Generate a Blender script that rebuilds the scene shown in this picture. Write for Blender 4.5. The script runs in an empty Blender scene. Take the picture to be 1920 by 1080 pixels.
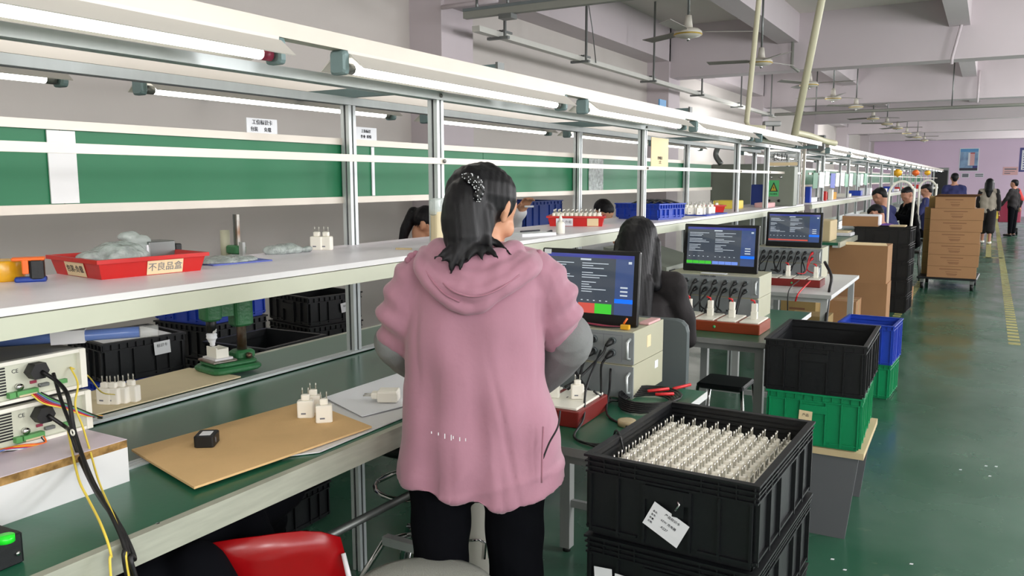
import bpy, bmesh, math, random
import numpy as np
from mathutils import Vector, Matrix, noise
random.seed(7)
SC = bpy.context.scene
COL = SC.collection
R = math.radians
# ------------------------------------------------------------------ camera
H = 1.55
cam_d = bpy.data.cameras.new('camera'); cam = bpy.data.objects.new('camera', cam_d); COL.objects.link(cam)
FPX = 1540.0
cam_d.sensor_width = 36.0; cam_d.lens = 36.0 * FPX / 1920.0; cam_d.clip_start = 0.02; cam_d.clip_end = 200
YAW, PIT, ROL = R(30), R(7.45), R(-.09)
_f = Vector((-math.sin(YAW) * math.cos(PIT), math.cos(YAW) * math.cos(PIT), -math.sin(PIT)))
_r = Vector((math.cos(YAW), math.sin(YAW), 0)); _u = _r.cross(_f)
_r2 = _r * math.cos(ROL) + _u * math.sin(ROL); _u2 = -_r * math.sin(ROL) + _u * math.cos(ROL)
cam.matrix_world = Matrix(((_r2.x, _u2.x, -_f.x, 0), (_r2.y, _u2.y, -_f.y, 0), (_r2.z, _u2.z, -_f.z, H), (0, 0, 0, 1)))
SC.camera = cam
# ------------------------------------------------------------------ exposure, world, lights
SC.view_settings.view_transform = 'Standard'; SC.view_settings.look = 'None'
SC.view_settings.exposure = -0.28; SC.view_settings.gamma = 1.0; SC.view_settings.use_curve_mapping = False
W = bpy.data.worlds.new('world'); SC.world = W; W.use_nodes = True
bg = W.node_tree.nodes['Background']; bg.inputs[0].default_value = (.80, .88, 1, 1); bg.inputs[1].default_value = 1.0
def area(name, loc, size, rot, power, color):
    d = bpy.data.lights.new(name, 'AREA'); d.shape = 'RECTANGLE'; d.size, d.size_y = size; d.energy = power; d.color = color
    o = bpy.data.objects.new(name, d); COL.objects.link(o); o.location = loc; o.rotation_euler = rot
    return o
ORD = ['first', 'second', 'third', 'fourth', 'fifth', 'sixth', 'seventh', 'eighth', 'ninth', 'tenth', 'eleventh', 'twelfth', 'thirteenth', 'fourteenth', 'fifteenth', 'sixteenth']
TUBE = 8.0
for k, y in enumerate((1.0, 9.0, 17.0, 25.0, 33.0)):      # daylight through the windows of the right-hand wall
    area('window_daylight', (7.3, y, 1.9), (6.5, 1.7), (0, R(90), 0), 200, (1, .96, .98)).rotation_euler = (R(90), 0, R(90))
for k, y in enumerate((-1.5, 4, 10, 17, 25, 33)):           # unseen fill points right of the aisle, added to brighten ceiling and walls
    for x, pw in ((2.6, 200 if y < 30 else 330), (5.6, 200 if y < 30 else 330)):
        d = bpy.data.lights.new('fill_light', 'POINT'); d.energy = pw; d.shadow_soft_size = .35; d.color = (.985, .99, 1)
        o = bpy.data.objects.new('fill_light', d); COL.objects.link(o); o.location = (x, y, 2.35)
for x, y, pw in ((-3.6, -1.6, 45), (.6, -1.9, 60), (-3.7, 15, 70), (-3.7, 27, 70)):  # more added fill points without fixtures, by the left wall and the back
    d = bpy.data.lights.new('fill_light', 'POINT'); d.energy = pw; d.shadow_soft_size = .35; d.color = (.985, .99, 1)
    o = bpy.data.objects.new('fill_light', d); COL.objects.link(o); o.location = (x, y, 2.35)

# ------------------------------------------------------------------ pixel -> point on a known plane
def at(px, py, x=None, y=None, z=None):
    d = _f + _r2 * ((px - 960) / FPX) - _u2 * ((py - 540) / FPX)
    t = (z - H) / d.z if z is not None else (x / d.x if x is not None else y / d.y)
    return Vector((d.x * t, d.y * t, H + d.z * t))
# ------------------------------------------------------------------ materials
def lin(c):
    return tuple(((v / 255) / 12.92 if v / 255 <= .04045 else ((v / 255 + .055) / 1.055) ** 2.4) for v in c) + (1,)
def mat(name, rgb, rough=.5, metal=0, var=0.0, vs=6.0, bump=0.0, bs=60.0, rgb2=None, emit=None, es=1.0, alpha=1.0, spec=.5, stretch=None, trans=0, sheen=0):
    m = bpy.data.materials.new(name); m.use_nodes = True
    nt = m.node_tree; b = nt.nodes['Principled BSDF']
    b.inputs['Base Color'].default_value = lin(rgb); b.inputs['Roughness'].default_value = rough; b.inputs['Metallic'].default_value = metal
    b.inputs['Specular IOR Level'].default_value = spec
    if sheen: b.inputs['Sheen Weight'].default_value = sheen
    if trans: b.inputs['Transmission Weight'].default_value = trans
    if alpha < 1: b.inputs['Alpha'].default_value = alpha
    if emit: b.inputs['Emission Color'].default_value = lin(emit); b.inputs['Emission Strength'].default_value = es
    if var or rgb2 or bump:
        tc = nt.nodes.new('ShaderNodeTexCoord'); mp = nt.nodes.new('ShaderNodeMapping'); nt.links.new(tc.outputs['Object'], mp.inputs[0])
        if stretch: mp.inputs['Scale'].default_value = stretch
    if var or rgb2:
        n = nt.nodes.new('ShaderNodeTexNoise'); n.inputs['Scale'].default_value = vs; n.inputs['Detail'].default_value = 4; nt.links.new(mp.outputs[0], n.inputs[0])
        r = nt.nodes.new('ShaderNodeValToRGB'); a = lin(rgb); c2 = lin(rgb2) if rgb2 else tuple(v * (1 - var) for v in a[:3]) + (1,)
        r.color_ramp.elements[0].position = .35; r.color_ramp.elements[1].position = .65
        r.color_ramp.elements[0].color = c2; r.color_ramp.elements[1].color = a
        nt.links.new(n.outputs[0], r.inputs[0]); nt.links.new(r.outputs[0], b.inputs['Base Color'])
    if bump:
        n2 = nt.nodes.new('ShaderNodeTexNoise'); n2.inputs['Scale'].default_value = bs; n2.inputs['Detail'].default_value = 3; nt.links.new(mp.outputs[0], n2.inputs[0])
        bp = nt.nodes.new('ShaderNodeBump'); bp.inputs['Strength'].default_value = bump; bp.inputs['Distance'].default_value = .01
        nt.links.new(n2.outputs[0], bp.inputs['Height']); nt.links.new(bp.outputs[0], b.inputs['Normal'])
    return m
M = {}
def dm(k, *a, **kw): M[k] = mat(k, *a, **kw)
dm('wall', (206, 200, 194), .85, var=.05, vs=1.2, bump=.05, bs=30)
dm('wall_end', (232, 208, 230), .85, var=.05, vs=.6)
dm('ceiling', (222, 216, 210), .9, var=.06, vs=.8)
dm('beam', (208, 198, 202), .85, var=.05, vs=1.0)
dm('alu', (206, 212, 212), .42, .45, var=.05, vs=8, stretch=(3, 3, .3))
dm('alu_cream', (204, 196, 184), .4, .2, var=.05, vs=5)
dm('alu_dark', (130, 140, 142), .4, .8)
dm('slot', (60, 62, 62), .5, .5)
dm('white_paint', (206, 206, 198), .45, var=.04)
dm('shelf_top', (232, 226, 234), .35, var=.04, vs=10)
dm('shelf_edge', (196, 200, 180), .4, .1, var=.04)
dm('green_board', (16, 112, 70), .5, var=.10, vs=1.5)
dm('bench_green', (36, 100, 74), .3, var=.12, vs=3, bump=.02)
dm('belt_green', (56, 104, 78), .24, var=.12, vs=3)
dm('far_green', (102, 132, 116), .35, var=.08)
dm('bench_edge', (190, 192, 176), .4, .35, var=.14, vs=9, stretch=(1, 1, 8))
dm('tube', (255, 255, 255), .4, emit=(255, 253, 246), es=TUBE)
dm('tube_far', (255, 255, 255), .4, emit=(255, 253, 250), es=TUBE)
dm('cap_red', (150, 50, 75), .4)
dm('cap_grey', (120, 122, 118), .4, .4)
dm('reflector', (206, 202, 194), .35, .1)
dm('bracket', (120, 142, 142), .5, .2)
dm('black_plastic', (11, 14, 18), .45, var=.25, vs=9, bump=.05)
dm('black_inside', (46, 45, 46), .55, var=.2, vs=5)
dm('black_dark', (14, 14, 16), .5)
dm('blue_plastic', (30, 66, 178), .4, var=.12)
dm('blue_deep', (28, 62, 150), .45, var=.1)
dm('green_plastic', (6, 140, 88), .4, var=.1)
dm('red_plastic', (205, 38, 34), .35, var=.1)
dm('chair_red', (160, 12, 18), .25, var=.15)
dm('white_plastic', (238, 236, 224), .35)
dm('cream_plastic', (248, 244, 232), .4)
dm('pin', (200, 198, 190), .3, .8)
dm('cardboard', (222, 184, 130), .85, var=.08, vs=7, bump=.08, bs=200)
dm('carton', (165, 124, 86), .85, var=.10, vs=3, bump=.05, bs=150)
dm('carton_side', (158, 132, 82), .8, var=.12, vs=4)
dm('carton_ink', (122, 84, 60), .85)
dm('tape_clear', (196, 176, 136), .2, spec=.8)
dm('cream_board', (214, 200, 164), .8, var=.06)
dm('kraft2', (188, 172, 136), .85, var=.06)
dm('chipboard', (180, 142, 84), .9, rgb2=(120, 90, 46), vs=40, bump=.3, bs=80)
dm('melamine', (224, 224, 224), .4, var=.03)
dm('melamine_pink', (222, 208, 220), .4, var=.03)
dm('tester_white', (186, 184, 160), .45, var=.05)
dm('tester_front', (150, 156, 158), .4, .3, var=.06)
dm('tester_dark', (96, 104, 106), .45, .2)
dm('psu_top', (112, 112, 106), .5, var=.1)
dm('psu_back', (206, 208, 190), .4, .2)
dm('rubber', (18, 18, 19), .5)
dm('cable', (16, 16, 18), .45)
dm('yellow', (238, 212, 84), .45)
dm('red_clip', (208, 34, 40), .4)
dm('orange', (240, 110, 36), .4)
dm('amber_tape', (226, 168, 34), .25)
dm('green_term', (92, 160, 92), .45)
dm('outlet_brown', (150, 62, 30), .45, var=.08)
dm('outlet_red', (122, 30, 26), .4, var=.08)
dm('screen_glass', (26, 28, 34), .08)
dm('monitor_black', (16, 16, 18), .3)
dm('cast_green', (46, 112, 66), .42, var=.2, vs=20, bump=.2, bs=90)
dm('steel', (150, 148, 142), .35, .8, rgb2=(112, 84, 66), vs=18)
dm('steel_grey', (120, 124, 122), .4, .7)
dm('chrome', (210, 210, 210), .12, 1)
dm('machine_grey', (168, 170, 168), .5, .2, var=.06)
dm('cabinet', (132, 138, 126), .5, .1, var=.05)
dm('pipe_cream', (206, 202, 172), .5)
dm('pipe_grey', (150, 152, 144), .5, .2)
dm('fan', (206, 202, 190), .5)
dm('fan_blade', (150, 146, 140), .5)
dm('gold', (190, 160, 70), .4, .5)
dm('pink_jacket', (172, 122, 140), .72, var=.05, vs=5, sheen=.25, bump=.06, bs=70)
dm('pink_lining', (166, 112, 130), .75, var=.05, sheen=.2)
dm('grey_cuff', (122, 124, 124), .85, bump=.1, bs=200)
dm('navy_cloth', (6, 7, 13), .9, var=.2, spec=.12)
dm('black_cloth', (30, 25, 27), .8, var=.2, bump=.1, bs=90)
dm('navy_sweater', (40, 44, 92), .85)
dm('purple', (92, 60, 130), .8)
dm('beige', (176, 166, 152), .85)
dm('white_cloth', (222, 222, 226), .8, bump=.1, bs=40)
dm('red_cloth', (190, 60, 60), .8)
dm('skin', (204, 150, 118), .55)
dm('skin_far', (188, 136, 112), .6)
dm('hair', (14, 13, 17), .52, var=.2, vs=30, stretch=(1, 1, .12), bump=.12, bs=90, spec=.3)
dm('eye_white', (230, 226, 220), .3)
dm('eye_dark', (30, 22, 18), .2)
dm('lip', (160, 84, 80), .5)
dm('paper', (232, 234, 238), .7)
dm('paper_blue', (96, 110, 190), .6)
dm('paper_cream', (236, 214, 172), .7)
dm('paper_pink', (226, 178, 178), .7)
dm('ink', (40, 40, 48), .8)
dm('ink_grey', (120, 122, 130), .8)
dm('label_green', (84, 184, 112), .5)
dm('yellow_warn', (190, 170, 50), .5)
dm('plastic_bag', (196, 206, 202), .18, alpha=.55, bump=.6, bs=35)
dm('plastic_bag_dense', (186, 196, 192), .16, bump=.9, bs=55, var=.35, vs=40, alpha=.85)
dm('plastic_clear', (225, 228, 225), .15, alpha=.3, bump=.5, bs=25)
dm('blue_tube', (104, 132, 196), .2, alpha=.85)
dm('stool_grey', (176, 178, 170), .7, bump=.5, bs=260)
dm('grey_panel', (92, 94, 98), .6)
dm('wood_pale', (206, 186, 146), .7, var=.08)
dm('line_yellow', (170, 164, 96), .6, var=.3, vs=10)
dm('line_dark', (60, 70, 52), .6)
dm('poster_blue', (96, 160, 212), .5, var=.1, vs=2)
dm('poster_sky', (150, 186, 216), .5, rgb2=(110, 132, 170), vs=3)
dm('poster_dark', (56, 54, 66), .6)
dm('poster_navy', (60, 60, 130), .5)
dm('scr_a', (30, 34, 40), .05, emit=(84, 92, 104), es=.75)
dm('scr_bar', (50, 52, 100), .05, emit=(60, 70, 160), es=.8)
dm('scr_side', (40, 52, 84), .05, emit=(72, 90, 136), es=.8)
dm('scr_btn', (20, 90, 210), .15, emit=(24, 110, 240), es=1)
dm('scr_text', (190, 200, 210), .3, emit=(190, 200, 212), es=.7)
dm('scr_green', (60, 190, 50), .2, emit=(70, 190, 60), es=.7)
dm('scr_red', (190, 70, 60), .2, emit=(200, 90, 80), es=.7)
dm('scr_lblue', (90, 120, 200), .2, emit=(110, 140, 215), es=.9)
dm('led_green', (30, 200, 40), .2, emit=(30, 190, 40), es=.5)
def floor_mat():
    m = bpy.data.materials.new('green_epoxy_floor'); m.use_nodes = True; nt = m.node_tree; b = nt.nodes['Principled BSDF']
    tc = nt.nodes.new('ShaderNodeTexCoord')
    n = nt.nodes.new('ShaderNodeTexNoise'); n.inputs['Scale'].default_value = .9; n.inputs['Detail'].default_value = 7; nt.links.new(tc.outputs['Object'], n.inputs[0])
    r = nt.nodes.new('ShaderNodeValToRGB'); r.color_ramp.elements[0].color = lin((36, 86, 64)); r.color_ramp.elements[1].color = lin((72, 108, 90))
    r.color_ramp.elements[0].position = .35; r.color_ramp.elements[1].position = .7
    nt.links.new(n.outputs[0], r.inputs[0])
    n3 = nt.nodes.new('ShaderNodeTexNoise'); n3.inputs['Scale'].default_value = 9; n3.inputs['Detail'].default_value = 8; nt.links.new(tc.outputs['Object'], n3.inputs[0])
    r3 = nt.nodes.new('ShaderNodeValToRGB'); r3.color_ramp.elements[0].position = .66; r3.color_ramp.elements[1].position = .74
    nt.links.new(n3.outputs[0], r3.inputs[0])
    mx = nt.nodes.new('ShaderNodeMixRGB'); mx.inputs[2].default_value = lin((104, 128, 100)); nt.links.new(r.outputs[0], mx.inputs[1])
    mm = nt.nodes.new('ShaderNodeMath'); mm.operation = 'MULTIPLY'; mm.inputs[1].default_value = .35; nt.links.new(r3.outputs[0], mm.inputs[0]); nt.links.new(mm.outputs[0], mx.inputs[0])
    nt.links.new(mx.outputs[0], b.inputs['Base Color'])
    n2 = nt.nodes.new('ShaderNodeTexNoise'); n2.inputs['Scale'].default_value = 2.2; n2.inputs['Detail'].default_value = 5; nt.links.new(tc.outputs['Object'], n2.inputs[0])
    mr = nt.nodes.new('ShaderNodeMapRange'); mr.inputs[1].default_value = .3; mr.inputs[2].default_value = .7; mr.inputs[3].default_value = .12; mr.inputs[4].default_value = .34
    nt.links.new(n2.outputs[0], mr.inputs[0]); nt.links.new(mr.outputs[0], b.inputs['Roughness'])
    return m
M['floor'] = floor_mat()
# ------------------------------------------------------------------ mesh builder
class MB:
    def __init__(s): s.v = []; s.f = []; s.m = []; s.mats = []; s.sm = []
    def mi(s, k):
        if k not in s.mats: s.mats.append(k)
        return s.mats.index(k)
    def add(s, vs, fs, k, smooth=False):
        n = len(s.v); i = s.mi(k)
        s.v += [tuple(v) for v in vs]; s.f += [tuple(a + n for a in f) for f in fs]; s.m += [i] * len(fs); s.sm += [smooth] * len(fs)
        return s
    def box(s, a, b, k, rz=0, about=None):
        x0, y0, z0 = a; x1, y1, z1 = b
        vs = [Vector((x, y, z)) for z in (z0, z1) for x, y in ((x0, y0), (x1, y0), (x1, y1), (x0, y1))]
        if rz:
            c = Vector(about) if about else Vector(((x0 + x1) / 2, (y0 + y1) / 2, 0)); mt = Matrix.Rotation(rz, 3, 'Z')
            vs = [mt @ (v - c) + c for v in vs]
        return s.add(vs, [(0, 3, 2, 1), (4, 5, 6, 7), (0, 1, 5, 4), (1, 2, 6, 5), (2, 3, 7, 6), (3, 0, 4, 7)], k)
    def rbox(s, a, b, r, k, seg=2, axis='z', taper=0, smooth=False):   # box with rounded edges along one axis, small chamfer at the ends
        ax = {'z': (0, 1, 2), 'y': (2, 0, 1), 'x': (1, 2, 0)}[axis]
        x0, x1 = a[ax[0]], b[ax[0]]; y0, y1 = a[ax[1]], b[ax[1]]; z0, z1 = a[ax[2]], b[ax[2]]
        ch = min(r * .5, abs(z1 - z0) * .3); rings = []
        for zz, ins in ((z0, ch), (z0 + ch, 0), (z1 - ch, 0), (z1, ch)):
            ins2 = ins + taper * (1 - (zz - z0) / max(1e-6, z1 - z0)); ring = []
            for cx, cy, a0 in ((x1 - r, y1 - r, 0), (x0 + r, y1 - r, 90), (x0 + r, y0 + r, 180), (x1 - r, y0 + r, 270)):
                mx_, my_ = (x0 + x1) / 2, (y0 + y1) / 2
                for j in range(seg + 1):
                    t = R(a0 + 90 * j / seg); px = cx + r * math.cos(t); py = cy + r * math.sin(t)
                    px -= math.copysign(min(ins2, abs(px - mx_)), px - mx_); py -= math.copysign(min(ins2, abs(py - my_)), py - my_)
                    ring.append((px, py, zz))
            rings.append(ring)
        n = len(rings[0]); vs = []
        for ring in rings:
            for p in ring:
                q = [0, 0, 0]; q[ax[0]], q[ax[1]], q[ax[2]] = p; vs.append(q)
        fs = [(i * n + j, i * n + (j + 1) % n, (i + 1) * n + (j + 1) % n, (i + 1) * n + j) for i in range(3) for j in range(n)]
        fs += [tuple(range(n - 1, -1, -1)), tuple(range(3 * n, 4 * n))]
        return s.add(vs, fs, k, smooth)
    def bar(s, p, q, w, h, k, up=(0, 0, 1)):
        p, q = Vector(p), Vector(q); d = (q - p).normalized(); u = Vector(up)
        if abs(d.dot(u)) > .99: u = Vector((1, 0, 0))
        sd = d.cross(u).normalized(); u = sd.cross(d)
        vs = [c + sd * (a * w / 2) + u * (b * h / 2) for c in (p, q) for a, b in ((-1, -1), (1, -1), (1, 1), (-1, 1))]
        return s.add(vs, [(0, 1, 2, 3), (7, 6, 5, 4), (0, 4, 5, 1), (1, 5, 6, 2), (2, 6, 7, 3), (3, 7, 4, 0)], k)
    def tube(s, pts, r, k, n=8, caps=True):
        pts = [Vector(p) for p in pts]; rs = r if isinstance(r, (list, tuple)) else [r] * len(pts)
        vs = []; prev = None
        for i, p in enumerate(pts):
            d = (pts[min(i + 1, len(pts) - 1)] - pts[max(i - 1, 0)]).normalized()
            if prev is None:
                u = Vector((0, 0, 1)) if abs(d.z) < .9 else Vector((1, 0, 0)); sd = d.cross(u).normalized()
            else: sd = (prev - d * prev.dot(d)).normalized()
            prev = sd; u = sd.cross(d)
            for j in range(n):
                t = 2 * math.pi * j / n; vs.append(p + (sd * math.cos(t) + u * math.sin(t)) * rs[i])
        fs = [(i * n + j, i * n + (j + 1) % n, (i + 1) * n + (j + 1) % n, (i + 1) * n + j) for i in range(len(pts) - 1) for j in range(n)]
        if caps: fs += [tuple(range(n - 1, -1, -1)), tuple(range(len(vs) - n, len(vs)))]
        return s.add(vs, fs, k, True)
    def cyl(s, p, q, r, k, n=16, r2=None): return s.tube([p, q], [r, r if r2 is None else r2], k, n)
    def lathe(s, c, prof, k, n=24):       # prof: [(r, z)], closed caps
        vs = [(c[0] + r * math.cos(2 * math.pi * j / n), c[1] + r * math.sin(2 * math.pi * j / n), c[2] + z) for r, z in prof for j in range(n)]
        fs = [(i * n + j, i * n + (j + 1) % n, (i + 1) * n + (j + 1) % n, (i + 1) * n + j) for i in range(len(prof) - 1) for j in range(n)]
        fs += [tuple(range(n - 1, -1, -1)), tuple(range(len(vs) - n, len(vs)))]
        return s.add(vs, fs, k, True)
    def prism(s, poly, d, k):             # polygon (3D points, planar) swept by vector d
        n = len(poly); d = Vector(d); vs = [Vector(p) for p in poly] + [Vector(p) + d for p in poly]
        fs = [tuple(range(n - 1, -1, -1)), tuple(range(n, 2 * n))] + [(i, (i + 1) % n, n + (i + 1) % n, n + i) for i in range(n)]
        return s.add(vs, fs, k)
    def ball(s, c, r, k, n=10, m=7):
        r = r if isinstance(r, (list, tuple)) else (r, r, r); vs = [(c[0], c[1], c[2] - r[2])]
        for i in range(1, m):
            p = math.pi * i / m
            for j in range(n):
                t = 2 * math.pi * j / n; vs.append((c[0] + r[0] * math.sin(p) * math.cos(t), c[1] + r[1] * math.sin(p) * math.sin(t), c[2] - r[2] * math.cos(p)))
        vs.append((c[0], c[1], c[2] + r[2])); L = len(vs) - 1
        fs = [(0, 1 + (j + 1) % n, 1 + j) for j in range(n)]
        fs += [(1 + i * n + j, 1 + i * n + (j + 1) % n, 1 + (i + 1) * n + (j + 1) % n, 1 + (i + 1) * n + j) for i in range(m - 2) for j in range(n)]
        fs += [(1 + (m - 2) * n + j, 1 + (m - 2) * n + (j + 1) % n, L) for j in range(n)]
        return s.add(vs, fs, k, True)
    def mesh(s, name):
        me = bpy.data.meshes.new(name); me.from_pydata(s.v, [], s.f)
        for k in s.mats: me.materials.append(M[k])
        me.polygons.foreach_set('material_index', s.m); me.polygons.foreach_set('use_smooth', s.sm)
        me.update(); return me
    def build(s, name, parent=None, loc=None, rz=0):
        o = bpy.data.objects.new(name, s.mesh(name)); COL.objects.link(o)
        if loc is not None: o.location = loc
        if rz: o.rotation_euler[2] = rz
        if parent is not None: o.parent = parent
        return o
def tag(o, label=None, cat=None, group=None, kind=None):
    if label: o['label'] = label
    if cat: o['category'] = cat
    if group: o['group'] = group
    if kind: o['kind'] = kind
    return o
def empty(name, loc=(0, 0, 0), rz=0, label=None, cat=None, group=None):
    o = bpy.data.objects.new(name, None); COL.objects.link(o); o.location = loc; o.rotation_euler[2] = rz; o.empty_display_size = .05
    return tag(o, label, cat, group)
def dup(o, loc, rz=None, label=None, group=None, rot=None):
    c = o.copy(); COL.objects.link(c); c.location = loc
    if rz is not None: c.rotation_euler = (0, 0, rz)
    if rot is not None: c.rotation_euler = rot
    if label: c['label'] = label
    if group: c['group'] = group
    for ch in list(o.children):
        d = ch.copy(); COL.objects.link(d); d.parent = c
        for g in list(ch.children):
            e = g.copy(); COL.objects.link(e); e.parent = d
    return c
def struct(o): o['kind'] = 'structure'; return o
def text(body, size, k, name='lettering', parent=None, loc=(0, 0, 0), rot=(0, 0, 0), depth=.0006, align='CENTER'):
    cu = bpy.data.curves.new(name, 'FONT'); cu.body = body; cu.size = size; cu.extrude = depth; cu.align_x = align; cu.align_y = 'CENTER'; cu.resolution_u = 2
    t = bpy.data.objects.new(name, cu); COL.objects.link(t)
    dg = bpy.context.evaluated_depsgraph_get(); dg.update()
    me = bpy.data.meshes.new_from_object(t.evaluated_get(dg), depsgraph=dg); bpy.data.objects.remove(t)
    me.materials.clear(); me.materials.append(M[k])
    o = bpy.data.objects.new(name, me); COL.objects.link(o); o.location = loc; o.rotation_euler = rot
    if parent is not None: o.parent = parent
    return o
def cap_mb(mb, p0, p1, r0, r1, n=14):
    p0, p1 = Vector(p0), Vector(p1); d = p1 - p0; L = d.length
    if L < 1e-6: return mb.ball(p0, max(r0, r1), 'skin', n, 9)
    u = d / L; pts = []; rs = []
    for a in (-88, -60, -30): pts.append(p0 + u * (r0 * math.sin(R(a)))); rs.append(max(.0005, r0 * math.cos(R(a))))
    pts.append(p0); rs.append(r0); pts.append(p1); rs.append(r1)
    for a in (30, 60, 88): pts.append(p1 + u * (r1 * math.sin(R(a)))); rs.append(max(.0005, r1 * math.cos(R(a))))
    return mb.tube(pts, rs, 'skin', n)
def blob(name, prims, voxel, k, parent=None, smooth=3, fold=None, label=None):
    """union of tapered limbs, ellipsoids and lofts grown into ONE continuous surface"""
    mb = MB()
    for p in prims:
        if p[0] == 'c': cap_mb(mb, *p[1:])
        elif p[0] == 'e':
            m2 = MB(); m2.ball((0, 0, 0), p[2], 'skin', 20, 14); rot = Matrix.Rotation(p[3], 3, p[4] if len(p) > 4 else 'Z') if len(p) > 3 else Matrix.Identity(3)
            mb.add([rot @ Vector(v) + Vector(p[1]) for v in m2.v], m2.f, 'skin')
        elif p[0] == 'l':                  # loft: rings of points
            rings = p[1]; n = len(rings[0]); vs = [q for r_ in rings for q in r_]
            fs = [(i * n + j, i * n + (j + 1) % n, (i + 1) * n + (j + 1) % n, (i + 1) * n + j) for i in range(len(rings) - 1) for j in range(n)]
            fs += [tuple(range(n - 1, -1, -1)), tuple(range(len(vs) - n, len(vs)))]
            mb.add(vs, fs, 'skin')
    o = bpy.data.objects.new(name, mb.mesh(name)); COL.objects.link(o)
    md = o.modifiers.new('r', 'REMESH'); md.mode = 'VOXEL'; md.voxel_size = voxel; md.use_smooth_shade = True
    if smooth: sm = o.modifiers.new('s', 'SMOOTH'); sm.factor = .5; sm.iterations = smooth
    dg = bpy.context.evaluated_depsgraph_get(); dg.update()
    me = bpy.data.meshes.new_from_object(o.evaluated_get(dg), depsgraph=dg); bpy.data.objects.remove(o)
    if fold:
        n = len(me.vertices); co = np.empty(n * 3, dtype=np.float32); no = np.empty(n * 3, dtype=np.float32)
        me.vertices.foreach_get('co', co); me.vertex_normals.foreach_get('vector', no)
        co = co.reshape(-1, 3); no = no.reshape(-1, 3)
        co += no * fold(co, no)[:, None].astype(np.float32); me.vertices.foreach_set('co', co.ravel())
    me.materials.clear(); me.materials.append(M[k])
    me.polygons.foreach_set('material_index', [0] * len(me.polygons)); me.polygons.foreach_set('use_smooth', [True] * len(me.polygons)); me.update()
    o = bpy.data.objects.new(name, me); COL.objects.link(o)
    if parent is not None: o.parent = parent
    if label: o['label'] = label
    return o
def arc(p, q, sag, n=10, side=(0, 0, 0)):
    p, q = Vector(p), Vector(q); sd = Vector(side)
    return [p.lerp(q, i / n) + Vector((0, 0, -sag)) * (4 * (i / n) * (1 - i / n)) + sd * (4 * (i / n) * (1 - i / n)) for i in range(n + 1)]
def bez(pts, n=8):                     # Catmull-Rom through points
    P = [Vector(p) for p in pts]; P = [P[0] * 2 - P[1]] + P + [P[-1] * 2 - P[-2]]; out = []
    for i in range(1, len(P) - 2):
        for j in range(n):
            t = j / n; a, b, c, d = P[i - 1:i + 3]
            out.append(.5 * ((2 * b) + (c - a) * t + (2 * a - 5 * b + 4 * c - d) * t * t + (3 * b - a - 3 * c + d) * t ** 3))
    return out + [P[-2]]
# ================================================================== THE HALL
XW = -4.65; YE = 41.0; ZC = 3.85; ZB = 3.09; XR = 7.6; YB = -3.0
struct(MB().box((XW - .2, YB - .2, -.1), (XR + .2, YE + .2, 0), 'floor').build('floor'))
struct(MB().box((XW - .2, YB - .2, ZC), (XR + .2, YE + .2, ZC + .15), 'ceiling').build('ceiling'))
struct(MB().box((XW - .2, YB, 0), (XW, YE, ZC), 'wall').build('wall_left'))
struct(MB().box((XW - .2, YE, 0), (XR + .2, YE + .2, ZC), 'wall_end').build('wall_end'))
struct(MB().box((XW - .2, YB - .2, 0), (XR + .2, YB, ZC), 'wall').build('wall_back'))
wr = MB(); wr.box((XR, YB, 0), (XR + .2, YE, 1.0), 'wall').box((XR, YB, 2.9), (XR + .2, YE, ZC), 'wall')
for y in (-3, 4.6, 12.6, 20.6, 28.6, 36.6): wr.box((XR, y, 1.0), (XR + .2, min(y + .8, YE), 2.9), 'wall')
struct(wr.build('wall_right'))
wn = 0
for y in (-2.2, 5.4, 13.4, 21.4, 29.4):
    wn += 1; y1 = y + (6.8 if y < 0 else 7.2); f = MB()
    for a in (0, .25, .5, .75, 1): yy = y + (y1 - y) * a; f.box((XR + .05, yy - .02, 1.0), (XR + .1, yy + .02, 2.9), 'alu')
    f.box((XR + .05, y, 1.0), (XR + .1, y1, 1.05), 'alu').box((XR + .05, y, 2.85), (XR + .1, y1, 2.9), 'alu')
    struct(f.build('window_%d' % wn))
n = 0
for k in range(6):                      # wall columns and the beams that spring from them
    y = 6.2 + 6 * k; n += 1
    struct(MB().box((XW, y, 0), (-4.3, y + .52, ZC), 'beam').build('trim_%d' % n)); n += 1
    struct(MB().box((XW, y + .05, ZB), (XR, y + .4, ZC), 'beam').build('trim_%d' % n))
for k in range(-1, 6):
    y0 = 6.2 + 6 * k + .4; y1 = min(6.2 + 6 * (k + 1) + .05, YE); y0 = max(y0, YB)
    for x0, x1, zb in ((XW, -4.3, 3.33), (-2.72, -2.44, 3.46), (-.58, -.34, 3.5), (2.6, 2.9, 3.5)):
        n += 1; struct(MB().box((x0, y0, zb), (x1, y1, ZC), 'beam').build('trim_%d' % n))
# conduits clipped to the beams
def pipe(pts, r, k, label, name='conduit', cat='conduit', group=None):
    o = MB().tube(pts, r, k, 8).build(name); return tag(o, label, cat, group)
pipe([(-.44, 12.2, 3.84), (-.44, 12.17, 3.5), (-.52, 12.17, 3.1), (-.52, 12.17, 3.02)], .018, 'beam', 'thin pale conduit running down the face of the second big ceiling beam')
pipe([(-.3, 18.2, 3.6), (-.3, 18.15, 3.25), (-.3, 18.15, 3.0)], .02, 'beam', 'thin pale conduit running down the third ceiling beam near the right joist')
pipe([(-4.27, 6.17, 3.06), (-3.7, 6.17, 3.06)][:2], .02, 'beam', 'short white pipe under the nearest beam beside the column')
pipe([(-2.5, 12.16, 3.84), (-2.5, 12.16, 3.12), (-2.4, 12.16, 3.05)], .022, 'pipe_grey', 'grey vertical pipe on the second beam behind the leaning cream pipe')
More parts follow.
